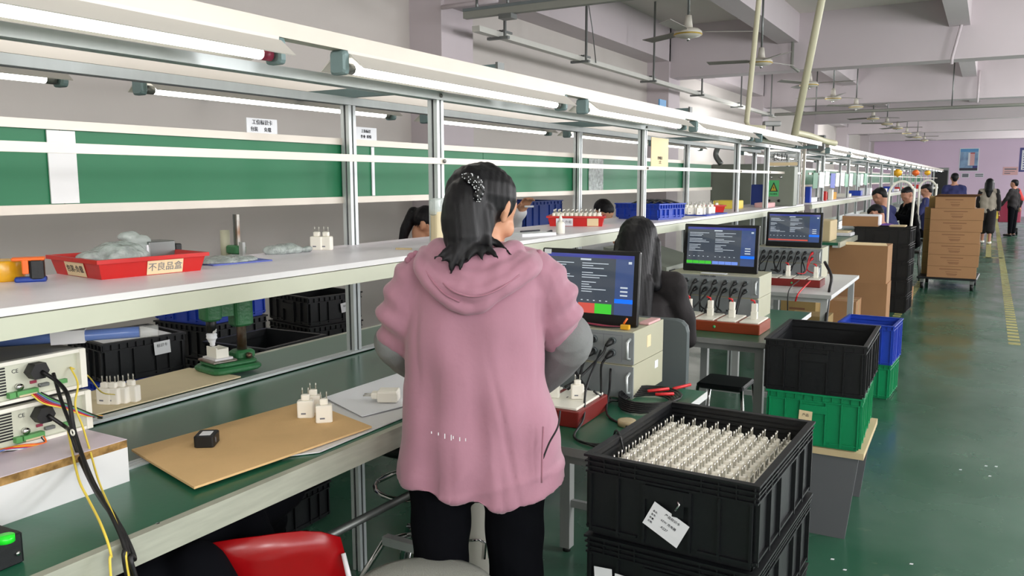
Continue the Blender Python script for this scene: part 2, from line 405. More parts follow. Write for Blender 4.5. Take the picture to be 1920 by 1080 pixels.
# cable tray along the wall and strut across
t = empty('cable_tray', (-4.0, 6.3, 2.87), 0, 'slim white cable tray hung along the left wall below the beams', 'cable tray')
MB().box((-.04, 0, -.02), (.04, 11.6, .03), 'white_paint').build('tray', t)
for y in (.35, 2.1, 4.2, 6.3, 8.6, 10.9):
    f = MB().box((-.09, y - .02, -.04), (.13, y + .02, -.015), 'steel_grey').box((.08, y - .012, -.03), (.1, y + .012, .98), 'steel_grey')
    for q in range(4): f.box((-.05 + q * .03, y + .03, .03), (-.035 + q * .03, y + .2, .05), 'steel_grey')
    f.build('hanger', t)
MB().tube([(.09, 2.1, .7), (.07, 2.3, .35), (.05, 2.45, .0)], .006, 'steel_grey', 6).build('brace_wire', t)
t = empty('ceiling_strut', (-3.95, 6.05, 2.93), 0, 'grey metal strut crossing under the ceiling from the left column', 'strut')
MB().box((0, -.03, -.02), (1.95, .03, .04), 'pipe_grey').box((0, -.035, .035), (1.95, -.02, .06), 'alu_dark').build('channel', t)
for x in (.12, .42, 1.1, 1.8): MB().cyl((x, 0, .03), (x, 0, .90 if x > .5 else .15), .012, 'steel_grey', 8).build('hanger_rod', t)
MB().box((.36, -.05, -.06), (.48, .05, -.02), 'steel_grey').build('clamp', t)
t = empty('cross_pipe', (-3.9, 17.5, 2.88), 0, 'thin pale sprinkler pipe crossing the hall under the far beams', 'pipe')
MB().tube([(0, 0, 0), (9, 0, 0)], .03, 'pipe_grey', 8).build('pipe', t)
for x in (.8, 3.2, 5.6): MB().cyl((x, 0, 0), (x, 0, .95), .012, 'steel_grey', 6).build('hanger_rod', t)
# cream pipes dropping to the line
pipe([(-1.66, 7.0, 3.84), (-1.72, 7.0, 3.0), (-1.785, 7.0, 2.03), (-1.76, 7.0, 1.985), (-1.63, 7.0, 1.975)], .022, 'pipe_cream', 'slim cream pipe dropping from the ceiling to the line, left one of two', 'cream_pipe', 'pipe')
pipe([(-1.29, 8.0, 3.84), (-1.41, 8.0, 3.15), (-1.6, 8.0, 1.93)], .034, 'pipe_cream', 'thick leaning cream pipe dropping from the ceiling onto the line end', 'cream_pipe', 'pipe')
pipe(bez([(-1.6, 8.02, 1.99), (-1.55, 8.5, 1.98), (-1.5, 9.0, 1.95), (-1.42, 9.2, 1.93)]), .03, 'pipe_cream', 'curved cream hose joining the two lines above the gap', 'cream_hose', 'hose')
# cameras and fans
t = empty('security_camera', at(1447, 232, x=-2.3), R(-60), 'small grey security camera on a bracket near the leaning pipe', 'camera')
MB().rbox((-.05, -.1, -.03), (.05, .1, .03), .015, 'machine_grey', axis='y').build('body', t)
MB().cyl((0, .02, -.03), (0, .02, -(t.location.z - 1.92)), .01, 'steel_grey').build('bracket', t)
def fan(px, py, first=[None], a=0):
    p = at(px, py, z=2.92)
    if first[0]: return dup(first[0], p, a, 'white three-blade ceiling fan hanging in the row behind the nearest two')
    t = empty('ceiling_fan', p, a, 'white three-blade ceiling fan at the top middle, nearest of the row', 'fan', 'ceiling fans'); first[0] = t
    MB().lathe((0, 0, -.05), [(.02, 0), (.06, .006), (.115, .02), (.13, .04), (.13, .06), (.1, .085), (.04, .09)], 'fan', 20).build('motor', t)
    MB().lathe((0, 0, -.02), [(.132, 0), (.134, .006), (.132, .012)], 'gold', 20).build('trim_ring', t)
    MB().cyl((0, 0, .04), (0, 0, .16), .045, 'fan', 14, .03).build('canopy', t)
    MB().cyl((0, 0, .1), (0, 0, ZC - 2.92), .012, 'steel_grey', 8).build('rod', t)
    MB().ball((0, 0, -.055), .02, 'chrome').build('boss', t)
    for q in range(3):
        an = R(120 * q + 12); c, s_ = math.cos(an), math.sin(an); P = lambda r_, w, z: (c * r_ - s_ * w, s_ * r_ + c * w, z)
        MB().prism([P(.1, -.02, .005), P(.16, -.05, .0), P(.6, -.06, .0), P(.62, .05, .02), P(.16, .045, .02), P(.1, .02, .01)], (0, 0, .006), 'fan_blade').build('blade', t)
    return t
fan(1290, 62, a=.3)
for i, (x, y) in enumerate(((1427, 116), (1517, 158), (1562, 184), (1605, 200), (1637, 222), (1663, 232), (1683, 240), (1700, 250), (1720, 257), (1733, 263))):
    o = fan(x, y, a=i * .9 + 1.0)
    o['label'] = 'white ceiling fan hanging beside the slim cream pipe, second of the row' if i == 0 else 'white ceiling fan, %s of the row counted from the nearest' % ORD[i + 1]
# end wall posters
def poster(px0, py0, px1, py1, label, parts):
    a = at(px0, py0, y=YE - .01); b = at(px1, py1, y=YE - .01); w = b.x - a.x; h = a.z - b.z
    t = empty('wall_poster', (a.x, YE - .012, b.z), 0, label, 'poster')
    MB().box((0, 0, 0), (w, .01, h), 'paper').build('sheet', t)
    f = MB()
    for i, (x0, z0, x1, z1, k) in enumerate(parts): f.box((x0 * w, -.004 - i * .001, z0 * h), (x1 * w, 0, z1 * h), k)
    f.build('print', t); return t
poster(1800, 278, 1834, 321, 'blue poster of a tall building high on the pink end wall', [(.04, .03, .95, .97, 'poster_sky'), (.04, .84, .95, .97, 'poster_blue'), (.45, .25, .55, .8, 'paper'), (.55, .25, .78, .8, 'paper_pink'), (.55, .76, .78, .8, 'red_cloth'), (.04, .03, .95, .14, 'poster_dark'), (.7, .14, .95, .24, 'poster_navy')])
poster(1913, 277, 1945, 322, 'white notice board with a blue border at the right edge', [(0, 0, 1, 1, 'poster_navy'), (.12, .08, 1, .9, 'paper')] + [(.2, .12 + .1 * q, .9, .16 + .1 * q, 'poster_navy') for q in range(7)])
poster(1803, 325, 1817, 333, 'small faded notice under the blue building poster', [(.1, .1, .9, .9, 'ink_grey')])
poster(1828, 325, 1844, 332, 'small grey striped notice right of the building poster', [(.05, .1, .95, .4, 'ink_grey'), (.05, .55, .95, .85, 'ink_grey')])
poster(1881, 313, 1908, 328, 'pale notice with faint lines left of the blue-bordered board', [(0, 0, 1, 1, 'paper_pink'), (.1, .65, .9, .8, 'ink_grey'), (.1, .4, .8, .46, 'ink_grey'), (.1, .15, .5, .25, 'ink_grey')])
# far wall speaker box and trunk
t = tag(MB().rbox((-.22, -.1, -.35), (.22, .1, .35), .02, 'steel_grey').build('wall_speaker', loc=(-4.2, 24.1, 2.42)), 'dark grey speaker box on the far left column', 'speaker')
# floor markings
f = MB()
for k in range(34):
    y = 9.6 + k * .16; f.box((-.83 - .04, y, 0), (-.83 + .04, y + .08, .002), 'line_yellow')
struct(f.build('trim_%d' % 61))
f = MB()
for k in range(150):
    y = 9.0 + k * .2; f.box((.30 - .05, y, 0), (.30 + .05, y + .12, .002), 'line_yellow')
struct(f.build('trim_%d' % 62))
struct(MB().box((-.02, 19.0, 0), (.32, 19.12, .002), 'line_yellow').box((.02, 19, 0), (.12, 40, .002), 'line_yellow').build('trim_%d' % 63))
# arms fixed to the wall above the line
for i, (px, py) in enumerate(((941, 128), (1297, 207))):
    p = at(px, py, x=-2.3); t = empty('overhead_channel', (-4.65, p.y, p.z), 0, ('blue-grey wall arm ending above the second light of the line' if i == 0 else 'blue-grey wall arm ending above the third light, blue tag behind'), 'bracket')
    MB().box((0, -.03, -.05), (2.33, .03, -.035), 'bracket').box((0, -.03, -.035), (2.33, -.022, .02), 'bracket').box((0, .022, -.035), (2.33, .03, .02), 'bracket').build('channel', t)
    MB().box((2.33, -.034, -.06), (2.345, .034, .03), 'steel_grey').build('end_cap', t)
    if i: tag(MB().box((0, 0, 0), (.012, .17, .09), 'poster_blue').build('blue_tag', loc=(-2.6, p.y - .02, p.z + .021)), 'blue tag standing on the further wall arm', 'tag')
# ================================================================== THE TWO ASSEMBLY LINES
ZBn = .895; ZS = 1.308; XF, XK = -1.7, -2.1
def post(t, x, y, z0, z1, w=.04, name='post'):
    m = MB(); h = w / 2; s_ = w * .12; d = w * .18      # T-slot extrusion, one slot per face
    poly = []
    for q in range(4):
        c, s2 = math.cos(R(90 * q)), math.sin(R(90 * q))
        for px, py in ((h, -h), (h, -s_), (h - d, -s_), (h - d, s_), (h, s_)): poly.append((px * c - py * s2, px * s2 + py * c, z0))
    m.prism(poly, (0, 0, z1 - z0), 'alu')
    for q in range(4):
        c, s2 = math.cos(R(90 * q)), math.sin(R(90 * q)); a = h - d + .0008
        m.add([(a * c + s_ * s2, a * s2 - s_ * c, z0), (a * c - s_ * s2, a * s2 + s_ * c, z0), (a * c - s_ * s2, a * s2 + s_ * c, z1), (a * c + s_ * s2, a * s2 - s_ * c, z1)], [(0, 1, 2, 3)], 'slot')
    return m.build(name, t, (x, y, 0))
def line(y0, y1, label, group, fy, ky, by0, by1, splits, bench=None):
    t = empty('assembly_line', (XF, y0, 0), 0, label, 'assembly line'); X = lambda v: v - XF; L = y1 - y0
    Lb = (bench or y1) - y0
    MB().box((X(-1.665), 0, .865), (X(-1.345), Lb, ZBn), 'bench_green').build('bench_top', t)
    m = MB().box((X(-1.345), 0, .842), (X(-1.325), Lb, ZBn + .003), 'bench_edge'); m.box((X(-1.40), 0, .842), (X(-1.345), Lb, .864), 'alu'); m.build('bench_edge', t)
    for a in (-1.70, -2.108):
        m = MB()
        for q in (0, .014, .028): m.box((X(a + q), 0, .87), (X(a + q + .009), L, ZBn + .006), 'alu')
        m.box((X(a), 0, .865), (X(a + .037), L, ZBn - .002), 'slot'); m.build('belt_rail', t)
    MB().box((X(-2.072), 0, .86), (X(-1.70), L, ZBn - .006), 'belt_green').build('belt', t)
    MB().box((X(-2.37), 0, .865), (X(-2.109), L, ZBn), 'far_green').build('far_bench_top', t)
    m = MB().box((X(-2.385), 0, .842), (X(-2.371), L, ZBn + .003), 'bench_edge'); m.build('far_edge', t)
    m = MB().box((X(-2.115), 0, ZS - .016), (X(-1.63), L, ZS), 'shelf_top'); m.box((X(-1.63), 0, ZS - .016), (X(-1.628), L, ZS), 'melamine'); m.build('shelf_board', t)
    m = MB().box((X(-1.645), 0, ZS - .062), (X(-1.622), L, ZS - .018), 'shelf_edge'); m.build('shelf_front_rail', t)
    MB().box((X(-2.12), 0, ZS - .062), (X(-2.10), L, ZS - .018), 'shelf_edge').build('shelf_back_rail', t)
    for x in (XF, XK): MB().box((X(x) - .022, 0, 1.83), (X(x) + .022, L, 1.858), 'alu').box((X(x) - .012, 0, 1.829), (X(x) + .012, L, 1.8295), 'alu_dark').build('top_beam', t)
    for x in (-1.5, -2.3): MB().box((X(x) - .02, 0, 1.889), (X(x) + .02, L, 1.928), 'alu_cream').build('lamp_beam', t)
    MB().box((X(-1.679), 0, 1.608), (X(-1.667), L, 1.629), 'alu_cream').build('middle_rail', t)
    for y in fy: post(t, 0, y - y0, 0, 1.829); 
    for y in ky: post(t, X(XK), y - y0, 0, 1.829)
    for y in fy:
        MB().cyl((X(-1.667), y - y0, 1.618), (X(-1.661), y - y0, 1.618), .007, 'cap_grey', 8).build('bolt', t)
        MB().cyl((X(-1.678), y - y0, 1.844), (X(-1.673), y - y0, 1.844), .007, 'cap_grey', 8).build('bolt', t)
        if bench and y > bench: continue
        MB().box((X(-1.40), y - y0 - .02, 0), (X(-1.36), y - y0 + .02, .842), 'alu').build('front_leg', t)
        MB().box((X(-1.38), y - y0 - .015, .32), (0, y - y0 + .015, .35), 'alu').build('foot_beam', t)
    for y in ky:
        MB().box((X(-2.34), y - y0 - .018, 1.858), (X(-1.49), y - y0 + .018, 1.889), 'bracket').build('cross_arm', t)
        MB().box((X(-2.1), y - y0 - .012, ZS - .04), (X(-1.645), y - y0 + .012, ZS - .018), 'shelf_edge').build('shelf_bearer', t)
        MB().box((X(-2.36), y - y0 - .02, .842), (X(-1.36 if not bench or y < bench else -1.68), y - y0 + .02, .864), 'alu').build('bench_bearer', t)
    b0, b1 = by0 - y0, by1 - y0
    MB().box((X(-2.145), b0, 1.684), (X(-2.115), b1, 1.708), 'alu_cream').build('board_top_rail', t)
    MB().box((X(-2.145), b0, 1.466), (X(-2.115), b1, 1.490), 'alu_cream').build('board_bottom_rail', t)
    ys = [b0] + [v - y0 for v in splits] + [b1]
    for a, b in zip(ys[:-1], ys[1:]): MB().box((X(-2.135), a + .002, 1.49), (X(-2.127), b - .002, 1.684), 'green_board').build('green_board', t)
    return t
X_ = lambda v: v - XF
BY = lambda px: at(px, 310, x=-2.13).y
L1 = line(-2.0, 8.78, 'near assembly line with aluminium posts, green boards and long white shelf', 'lines', [-1.59, .41, 2.41, 4.41, 6.42, 7.40, 8.75], [-1.59, .41, 2.41, 4.41, 6.42, 8.6], -2.0, BY(1333), [-.5, BY(115), 2.41, BY(905), 4.41, BY(1247)], 2.14)
MB().box((X_(-1.40), 4.06, 0), (X_(-1.36), 4.10, .842), 'alu').build('front_leg', L1); MB().box((X_(-1.70), 4.06, .842), (X_(-1.36), 4.10, .864), 'alu').build('bench_bearer', L1); MB().box((X_(-1.70), 4.065, .33), (X_(-1.36), 4.095, .36), 'alu').build('foot_beam', L1)
yy = [10.2 + 2 * k for k in range(12)]
L2 = line(9.2, 33.9, 'far assembly line continuing toward the pink end wall', 'lines', yy, [y + .0 for y in yy], 9.2, 33.6, [13, 17, 21, 25, 29])
# strips on the green boards
for a, b, k, nm, lab in ((88, 141, 'melamine', 'white_strip', 'broad white strip crossing the green board at far left'), (694, 699, 'paper', 'tape_strip', 'thin white tape on the green board right of the first post'),
                      (1102, 1129, 'plastic_bag_dense', 'plastic_sleeve', 'clear plastic sleeve hanging on the green board by the fourth post')):
    tag(MB().box((-2.125, BY(a), 1.492 if k != 'plastic_bag_dense' else 1.47), (-2.121, BY(b), 1.682), k).build(nm), lab, 'strip' if k != 'plastic_bag_dense' else 'sleeve')
def card(px0, px1, z0, z1, x, label, lines, k='paper', name='notice_card'):
    y0, y1 = at(px0, 250, x=x).y, at(px1, 250, x=x).y
    t = empty(name, (x, y0, z0), 0, label, 'card'); MB().box((0, 0, 0), (.003, y1 - y0, z1 - z0), k).build('card', t)
    for s_, sz, dy, dz in lines: text(s_, sz, 'ink', 'lettering', t, (.0042, (y1 - y0) * dy, (z1 - z0) * dz), (R(90), 0, R(90)))
    return t
card(462, 519, 1.708, 1.757, -2.13, 'white card with printed characters standing on the board rail, left of first post', [('工位标识卡', .018, .5, .72), ('包装      负载', .016, .45, .25)])
card(664, 705, 1.708, 1.757, -2.13, 'crinkled white card on the board rail, right of the first post', [('工位标识', .014, .5, .68), ('作业  检验', .014, .5, .25)])
card(1221, 1253, 1.63, 1.80, -1.72, 'creased plastic wallet with a printed sheet hanging by the fourth front post', [('作业指导', .02, .5, .3), ('工艺', .02, .5, .15)], 'paper_cream', 'document_wallet')
# ------------------------------------------------------------------ fluorescent work lights
def lamp(lit=True, cap='cap_grey'):
    t = empty('tube_light', (0, 0, 0), 0, 'x', 'light', 'tube lights')
    m = MB(); Lh = .64                       # origin: tube centre, tube along local Y
    o_ = [(-.075, -.004), (-.028, .034), (.028, .034), (.075, -.004)]; i_ = [(.073, -.006), (.026, .030), (-.026, .030), (-.073, -.006)]
    m.prism([(x, -Lh, z) for x, z in o_ + i_], (0, 2 * Lh, 0), 'reflector'); m.build('reflector', t)
    MB().box((-.022, -Lh, .034), (.022, Lh, .043), 'reflector').build('housing', t)
    MB().cyl((0, -.6, 0), (0, .6, 0), .0135, 'tube' if lit else 'white_plastic', 10).build('tube', t)
    for s_ in (-1, 1):
        f = MB().cyl((0, s_ * .6, 0), (0, s_ * .63, 0), .0145, cap, 10); f.build('tube_cap', t)
        MB().rbox((-.026, s_ * .648 - .012, -.02), (.026, s_ * .648 + .012, .043), .01, 'bracket', axis='y').build('bracket', t)
    return t
lampA = lamp(True); lampB = lamp(False); lampC = lamp(True, 'cap_red'); lampC.location = (-1.5, .82, 1.846); lampC['label'] = 'big lit tube light at the top left with a magenta end cap'; lampC['group'] = 'tube lights on the near line'
def lampset(x, ys, names, first=None, grp='tube lights'):
    for i, y in enumerate(ys):
        o = dup(lampA, (x, y + .6, 1.846), None, names(i), grp)
lampset(-1.5, [1.742, 3.24, 4.74], lambda i: ['lit tube light above the pink jacket, front beam second', 'lit tube light on the front beam, third from the left', 'lit tube light on the front beam, fourth and last lit before the cabinet'][i], grp='tube lights on the near line')
lampset(-2.4, [.24, 1.80, 3.36, 4.92, 6.48], lambda i: ['lit tube light at far left on the rear beam, end visible', 'lit tube light on the rear beam left of the first post', 'lit tube light on the rear beam right of the second post', 'lit tube light on the rear beam behind the third post', 'lit tube light on the rear beam near the cabinet'][i], grp='tube lights on the near line')
lampA.location = (-1.5, 9.3 + .6, 1.846); lampA['label'] = 'first lit tube light of the far line after the gap'; lampA['group'] = 'tube lights on the far line'
lampset(-1.5, [9.3 + 1.5 * k for k in range(1, 16)], lambda i: 'lit tube light, %s in the receding front row of the far line' % ORD[i + 1], grp='tube lights on the far line')
lampset(-2.4, [9.3 + 1.5 * k for k in range(0, 16)], lambda i: 'lit tube light, %s in the receding rear row of the far line' % ORD[i], grp='rear tube lights on the far line')
lampB.location = (-1.5, 6.9, 1.846); lampB['label'] = 'unlit tube light with pale reflector above the electrical box'; lampB['group'] = 'tube lights on the near line'
# end frame of the near line and electrical boxes
t = empty('end_frame', (-1.70, 8.84, 0), 0, 'cream upright frame at the end of the near line beside the electrical box', 'frame')
MB().box((-.02, -.02, 0), (.02, .02, 1.97), 'alu_cream').build('post', t); MB().box((.03, .0, 0), (.055, .03, 1.97), 'alu_cream').build('post', t)
MB().box((-.02, .02, 1.93), (.02, .42, 1.97), 'alu_cream').build('rail', t)
t = empty('electrical_box', (-1.83, 8.0, ZS), 0, 'grey electrical box with green danger sticker hung at the line end', 'electrical box')
MB().rbox((0, 0, 0), (.25, .16, .37), .008, 'cabinet', axis='y').build('body', t)
MB().box((.01, -.006, .01), (.24, 0, .36), 'cabinet').build('door', t)
for x, z in ((.04, .27), (.13, .27), (.03, .05), (.12, .05)): MB().cyl((x, -.006, z), (x, -.018, z), .012, 'chrome' if z > .2 else 'black_dark', 12).build('knob', t)
s_ = MB().box((.02, -.009, .09), (.115, -.0065, .24), 'label_green').build('warning_sticker', t)
m = MB().prism([(.028, -.0095, .135), (.107, -.0095, .135), (.0675, -.0095, .225)], (0, -.001, 0), 'ink').prism([(.042, -.0107, .143), (.093, -.0107, .143), (.0675, -.0107, .205)], (0, -.001, 0), 'yellow_warn')
m.prism([(.07, -.012, .192), (.062, -.012, .17), (.067, -.012, .17), (.064, -.012, .15), (.074, -.012, .175), (.069, -.012, .175)], (0, -.0008, 0), 'ink'); m.build('symbol', s_)
text('当心触电', .017, 'ink', 'lettering', s_, (.0675, -.0096, .112), (R(90), 0, 0))
t = empty('line_sign', (-1.82, 8.02, 1.685), 0, 'clear plastic sign with large dark characters above the electrical box', 'sign')
MB().box((0, 0, 0), (.26, .004, .13), 'plastic_clear').build('panel', t); text('装拉', .075, 'ink', 'lettering', t, (.1, -.002, .075), (R(90), 0, 0))
MB().box((.0, -.003, .0), (.26, -.001, .03), 'paper_cream').build('strip', t)
t = empty('control_cabinet', (-2.62, 8.84, 0), 0, 'tall grey control cabinet behind the end of the near line', 'cabinet')
MB().rbox((0, 0, .08), (.6, .3, 1.72), .01, 'cabinet').build('body', t); MB().box((.02, -.012, .1), (.3, 0, 1.70), 'cabinet').build('door', t); MB().box((.31, -.012, .1), (.58, 0, 1.70), 'cabinet').build('door', t)
MB().box((.03, .02, 0), (.57, .28, .08), 'black_dark').build('plinth', t)
t = tag(MB().tube(bez([at(1350, 268, y=8.4), at(1342, 290, y=8.4), at(1352, 308, y=8.4)]), .028, 'steel_grey', 8).build('flex_hose'), 'dark curved corrugated hose above the end of the green boards', 'hose')
# hanging sheets along the far line
cols = ['green_board', 'paper', 'paper', 'paper_blue', 'paper', 'paper', 'green_plastic', 'paper', 'green_board', 'far_green', 'paper', 'green_plastic']
for k in range(12):
    y = 9.35 + k * .38; z0 = 1.50 + (k % 3) * .01; w = .27 + .05 * (k % 2)
    tag(MB().prism([(0, 0, 0), (0, w, -.01 * (k % 2)), (0, w + .02, .17), (0, .01, .17)], (.004, 0, 0), cols[k]).build('hanging_sheet', loc=(-1.655, y, z0 - .04)),
        '%s sheet hung on the front rail of the far line, %s from the left' % ({'paper': 'white', 'paper_blue': 'violet'}.get(cols[k], 'green'), ORD[k]), 'sheet', 'sheets hung along the far line')
# objects on the far line shelf and bench
def simple(name, a, b, k, label, cat, rz=0, group=None, r=.01):
    o = MB().rbox(tuple(-(q2 - q1) / 2 if i < 2 else 0 for i, (q1, q2) in enumerate(zip(a, b))), tuple((q2 - q1) / 2 if i < 2 else q2 - q1 for i, (q1, q2) in enumerate(zip(a, b))), r, k).build(name, loc=((a[0] + b[0]) / 2, (a[1] + b[1]) / 2, a[2]), rz=rz)
    return tag(o, label, cat, group)
simple('blue_folder', (-1.72, 9.3, ZS), (-1.66, 9.36, ZS + .17), 'blue_plastic', 'upright blue folder at the start of the far line shelf', 'folder')
simple('paper_stack', (-1.95, 9.6, ZS), (-1.7, 9.95, ZS + .05), 'paper', 'white stack of papers on the far line shelf beside the blue folder', 'papers')
simple('black_tray', (-1.9, 10.0, ZS), (-1.7, 10.15, ZS + .04), 'black_plastic', 'small black tray on the far line shelf', 'tray')
simple('red_spray', (-1.72, 10.42, ZS), (-1.68, 10.46, ZS + .11), 'red_plastic', 'slim red bottle on the far line shelf', 'bottle')
simple('parts_bin', (-1.85, 11.2, ZS), (-1.72, 11.45, ZS + .09), 'amber_tape', 'yellow parts bin on the far line shelf', 'bin')
simple('parts_bin', (-1.85, 11.0, ZS), (-1.74, 11.18, ZS + .09), 'red_plastic', 'dark red parts bin beside the yellow one', 'bin')
simple('white_bottle', (-1.72, 10.75, ZS), (-1.66, 10.81, ZS + .13), 'white_plastic', 'white bottle on the far line shelf between red bottle and bins', 'bottle')
simple('equipment_case', (-1.95, 9.35, ZBn), (-1.45, 9.8, ZBn + .22), 'wood_pale', 'brown box on the bench at the start of the far line', 'box')
for k in range(14):
    y = 11.9 + k * .85; kk = ['paper', 'black_plastic', 'white_plastic', 'machine_grey', 'blue_plastic'][k % 5]
    simple('bench_fixture', (-1.7, y, ZBn), (-1.45, y + .3, ZBn + .06 + .05 * (k % 3)), kk, '%s work fixture on the far line bench, %s from the near end' % ({'paper': 'white', 'black_plastic': 'black', 'white_plastic': 'cream', 'machine_grey': 'grey', 'blue_plastic': 'blue'}[kk], ORD[k]), 'fixture', group='fixtures along the far line bench')
for k in range(12):
    y = 12.6 + k * 1.2; simple('shelf_box', (-1.9, y, ZS), (-1.72, y + .2, ZS + .05 + .03 * (k % 3)), ['white_plastic', 'blue_plastic', 'paper', 'red_plastic'][k % 4], '%s box on the far line shelf, %s from the near end' % (['cream', 'blue', 'white', 'red'][k % 4], ORD[k]), 'box', group='boxes along the far line shelf')
for px, k in ((1683, 'amber_tape'), (1717, 'orange'), (1739, 'amber_tape')):
    p = at(px, 324, x=-1.64); tag(MB().ball((0, 0, 0), (.09, .09, .075), k, 12, 8).ball((.0, .05, -.07), .02, k).build('balloon_decoration', loc=p), ('large amber ball decoration hung on the far line rail' if px == 1683 else 'small %s ball hung further along the far line' % ('orange' if k == 'orange' else 'yellow')), 'decoration')
# ================================================================== CHARGERS, TRAYS, CRATES
def charger_mesh():
    m = MB(); m.rbox((-.024, -.015, 0), (.024, .015, .052), .005, 'cream_plastic', 2)
    m.rbox((-.0125, -.009, .052), (.0125, .009, .07), .005, 'cream_plastic', 2)
    for x in (-.0085, .0085): m.tube([(x, 0, .07), (x, 0, .083), (x, 0, .09)], [.002, .002, .0022], 'pin', 6)
    m.box((-.012, -.0155, .012), (.002, -.0151, .0165), 'ink_grey')
    return m.mesh('charger')
CH = charger_mesh()

def charger(loc, rz=0, label=None, group=None, rot=None, parent=None, sc=.92):
    o = bpy.data.objects.new('plug_charger', CH); COL.objects.link(o); o.location = loc; o.rotation_euler = rot if rot else (0, 0, rz); o.scale = (sc, sc, sc)
    if parent is not None: o.parent = parent; return o
    return tag(o, label, 'charger', group)
def bin_parts(L, Wd, Ht, k, kin=None, ribs=True, handle=True, hollow=True, style=0):
    """stacking crate: origin at the bottom centre; L along Y, Wd along X"""
    kin = kin or k; t = .012; parts = {}
    hx, hy = Wd / 2, L / 2; b = .012
    m = MB(); m.box((-hx + .02, -hy + .02, 0), (hx - .02, hy - .02, .012), k)
    for sx, sy, ex, ey in ((-1, 0, 0, 1), (1, 0, 0, 1)):
        x0 = sx * (hx - b); x1 = sx * (hx - b - .006)
        m.box((min(x0, x1), -hy + b, .008), (max(x0, x1), hy - b, Ht - .004), kin if 0 else k)
    for sy in (-1, 1):
        y0 = sy * (hy - b); y1 = sy * (hy - b - .006); m.box((-hx + b, min(y0, y1), .008), (hx - b, max(y0, y1), Ht - .004), k)
    parts['body'] = m
    r = MB(); rh = .045 if style == 0 else .03
    o2 = b - .006
    for z0, z1, out in (((Ht - .006), Ht, 0), (Ht - .020, Ht - .016, .002), (Ht - .034, Ht - .030, .004), (Ht - .048, Ht - .043, .004)) if style == 0 else ((Ht - .008, Ht, 0), (Ht - .036, Ht - .031, .004)):
        a = out
        r.box((-hx + a, -hy + a, z0), (-hx + .018, hy - a, z1), k).box((hx - .018, -hy + a, z0), (hx - a, hy - a, z1), k)
        r.box((-hx + .018, -hy + a, z0), (hx - .018, -hy + .018, z1), k).box((-hx + .018, hy - .018, z0), (hx - .018, hy - a, z1), k)
    zz0 = Ht - .048 if style == 0 else Ht - .036
    nx = 5
    for s_ in (-1, 1):
        for q in range(-nx, nx + 1):
            if abs(q) < 2 and style == 0: continue
            r.box((q * hx / (nx + .3) - .0015, min(s_ * hy - s_ * .004, s_ * (hy - .014)), zz0), (q * hx / (nx + .3) + .0015, max(s_ * hy - s_ * .004, s_ * (hy - .014)), Ht - .004), k)
            r.box((min(s_ * hx - s_ * .004, s_ * (hx - .014)), q * hy / (nx + .3) - .0015, zz0), (max(s_ * hx - s_ * .004, s_ * (hx - .014)), q * hy / (nx + .3) + .0015, Ht - .004), k)
    parts['rim'] = r
    if ribs:
        q_ = MB()
        for s_ in (-1, 1):
            for f in (-.98, -.62, -.28, .28, .62, .98):
                x = f * (hx - .014); y = f * (hy - .014)
                q_.box((x - .003, min(s_ * (hy - b), s_ * (hy - .002)), .014), (x + .003, max(s_ * (hy - b), s_ * (hy - .002)), zz0), k)
                q_.box((min(s_ * (hx - b), s_ * (hx - .002)), y - .003, .014), (max(s_ * (hx - b), s_ * (hx - .002)), y + .003, zz0), k)
            q_.box((-hx + .01, min(s_ * (hy - b), s_ * (hy - .004)), .02), (-hx * .35, max(s_ * (hy - b), s_ * (hy - .004)), .026), k).box((hx * .35, min(s_ * (hy - b), s_ * (hy - .004)), .02), (hx - .01, max(s_ * (hy - b), s_ * (hy - .004)), .026), k)
            q_.box((min(s_ * (hx - b), s_ * (hx - .004)), -hy + .01, .02), (max(s_ * (hx - b), s_ * (hx - .004)), hy - .01, .026), k)
        parts['rib'] = q_
    if handle:
        for s_ in (-1, 1): h = MB(); h.prism([(-hx * .28, s_ * (hy - b), Ht - .05), (hx * .28, s_ * (hy - b), Ht - .05), (hx * .28, s_ * (hy - b), Ht - .085), (-hx * .28, s_ * (hy - b), Ht - .085)], (0, s_ * .012, 0), k); parts['handle' if s_ < 0 else 'handle '] = h
    return parts
def crate(loc, rz, L, Wd, Ht, k, label, group=None, style=0, name='crate'):
    t = empty(name, loc, rz, label, 'crate', group)
    for n_, m in bin_parts(L, Wd, Ht, k, style=style).items():
        o = m.build(n_.strip(), t)
        if n_ == 'rib': o['kind'] = 'stuff'
    return t
def lab(parent, cx, z, w, h, y, lines, rot=0, k='paper', name='paper_label'):
    """label stuck on the local -Y face"""
    o = MB().box((-w / 2, -.0008, -h / 2), (w / 2, 0, h / 2), k).build(name, parent, (cx, y, z)); o.rotation_euler = (0, rot, 0)
    for s_, sz, dx, dz in lines: text(s_, sz, 'ink', 'lettering', o, (dx, -.0014, dz), (R(90), 0, 0), .0002)
    return o
# front stack: the open crate of chargers on three others
CX, CY, CR = -.622, 2.135, R(-1.5)
cw, cl, chh = .445, .60, .215
c1 = crate((CX, CY, .645), CR, cl, cw, chh, 'black_plastic', 'black crate full of white chargers, top of the front stack')
c2 = crate((CX + .002, CY, .43), CR, cl, cw, chh, 'black_plastic', 'black crate directly under the charger crate, torn white label')
c3 = crate((CX, CY, .215), CR, cl, cw, chh, 'black_plastic', 'third crate down in the front black stack')
c4 = crate((CX, CY, 0), CR, cl, cw, chh, 'black_plastic', 'bottom crate of the front black stack')
yf = -cl / 2 + .001
lab(c1, .0, .075, .10, .068, yf, [('产品标识卡', .0085, .008, .022), ('品名:', .006, -.036, .012), ('型号:', .006, -.036, .002), ('数量:', .006, -.036, -.008), ('日期:', .006, -.036, -.018), ('65W 充电器', .008, .006, .004), ('A237', .009, .002, -.012)], R(27))
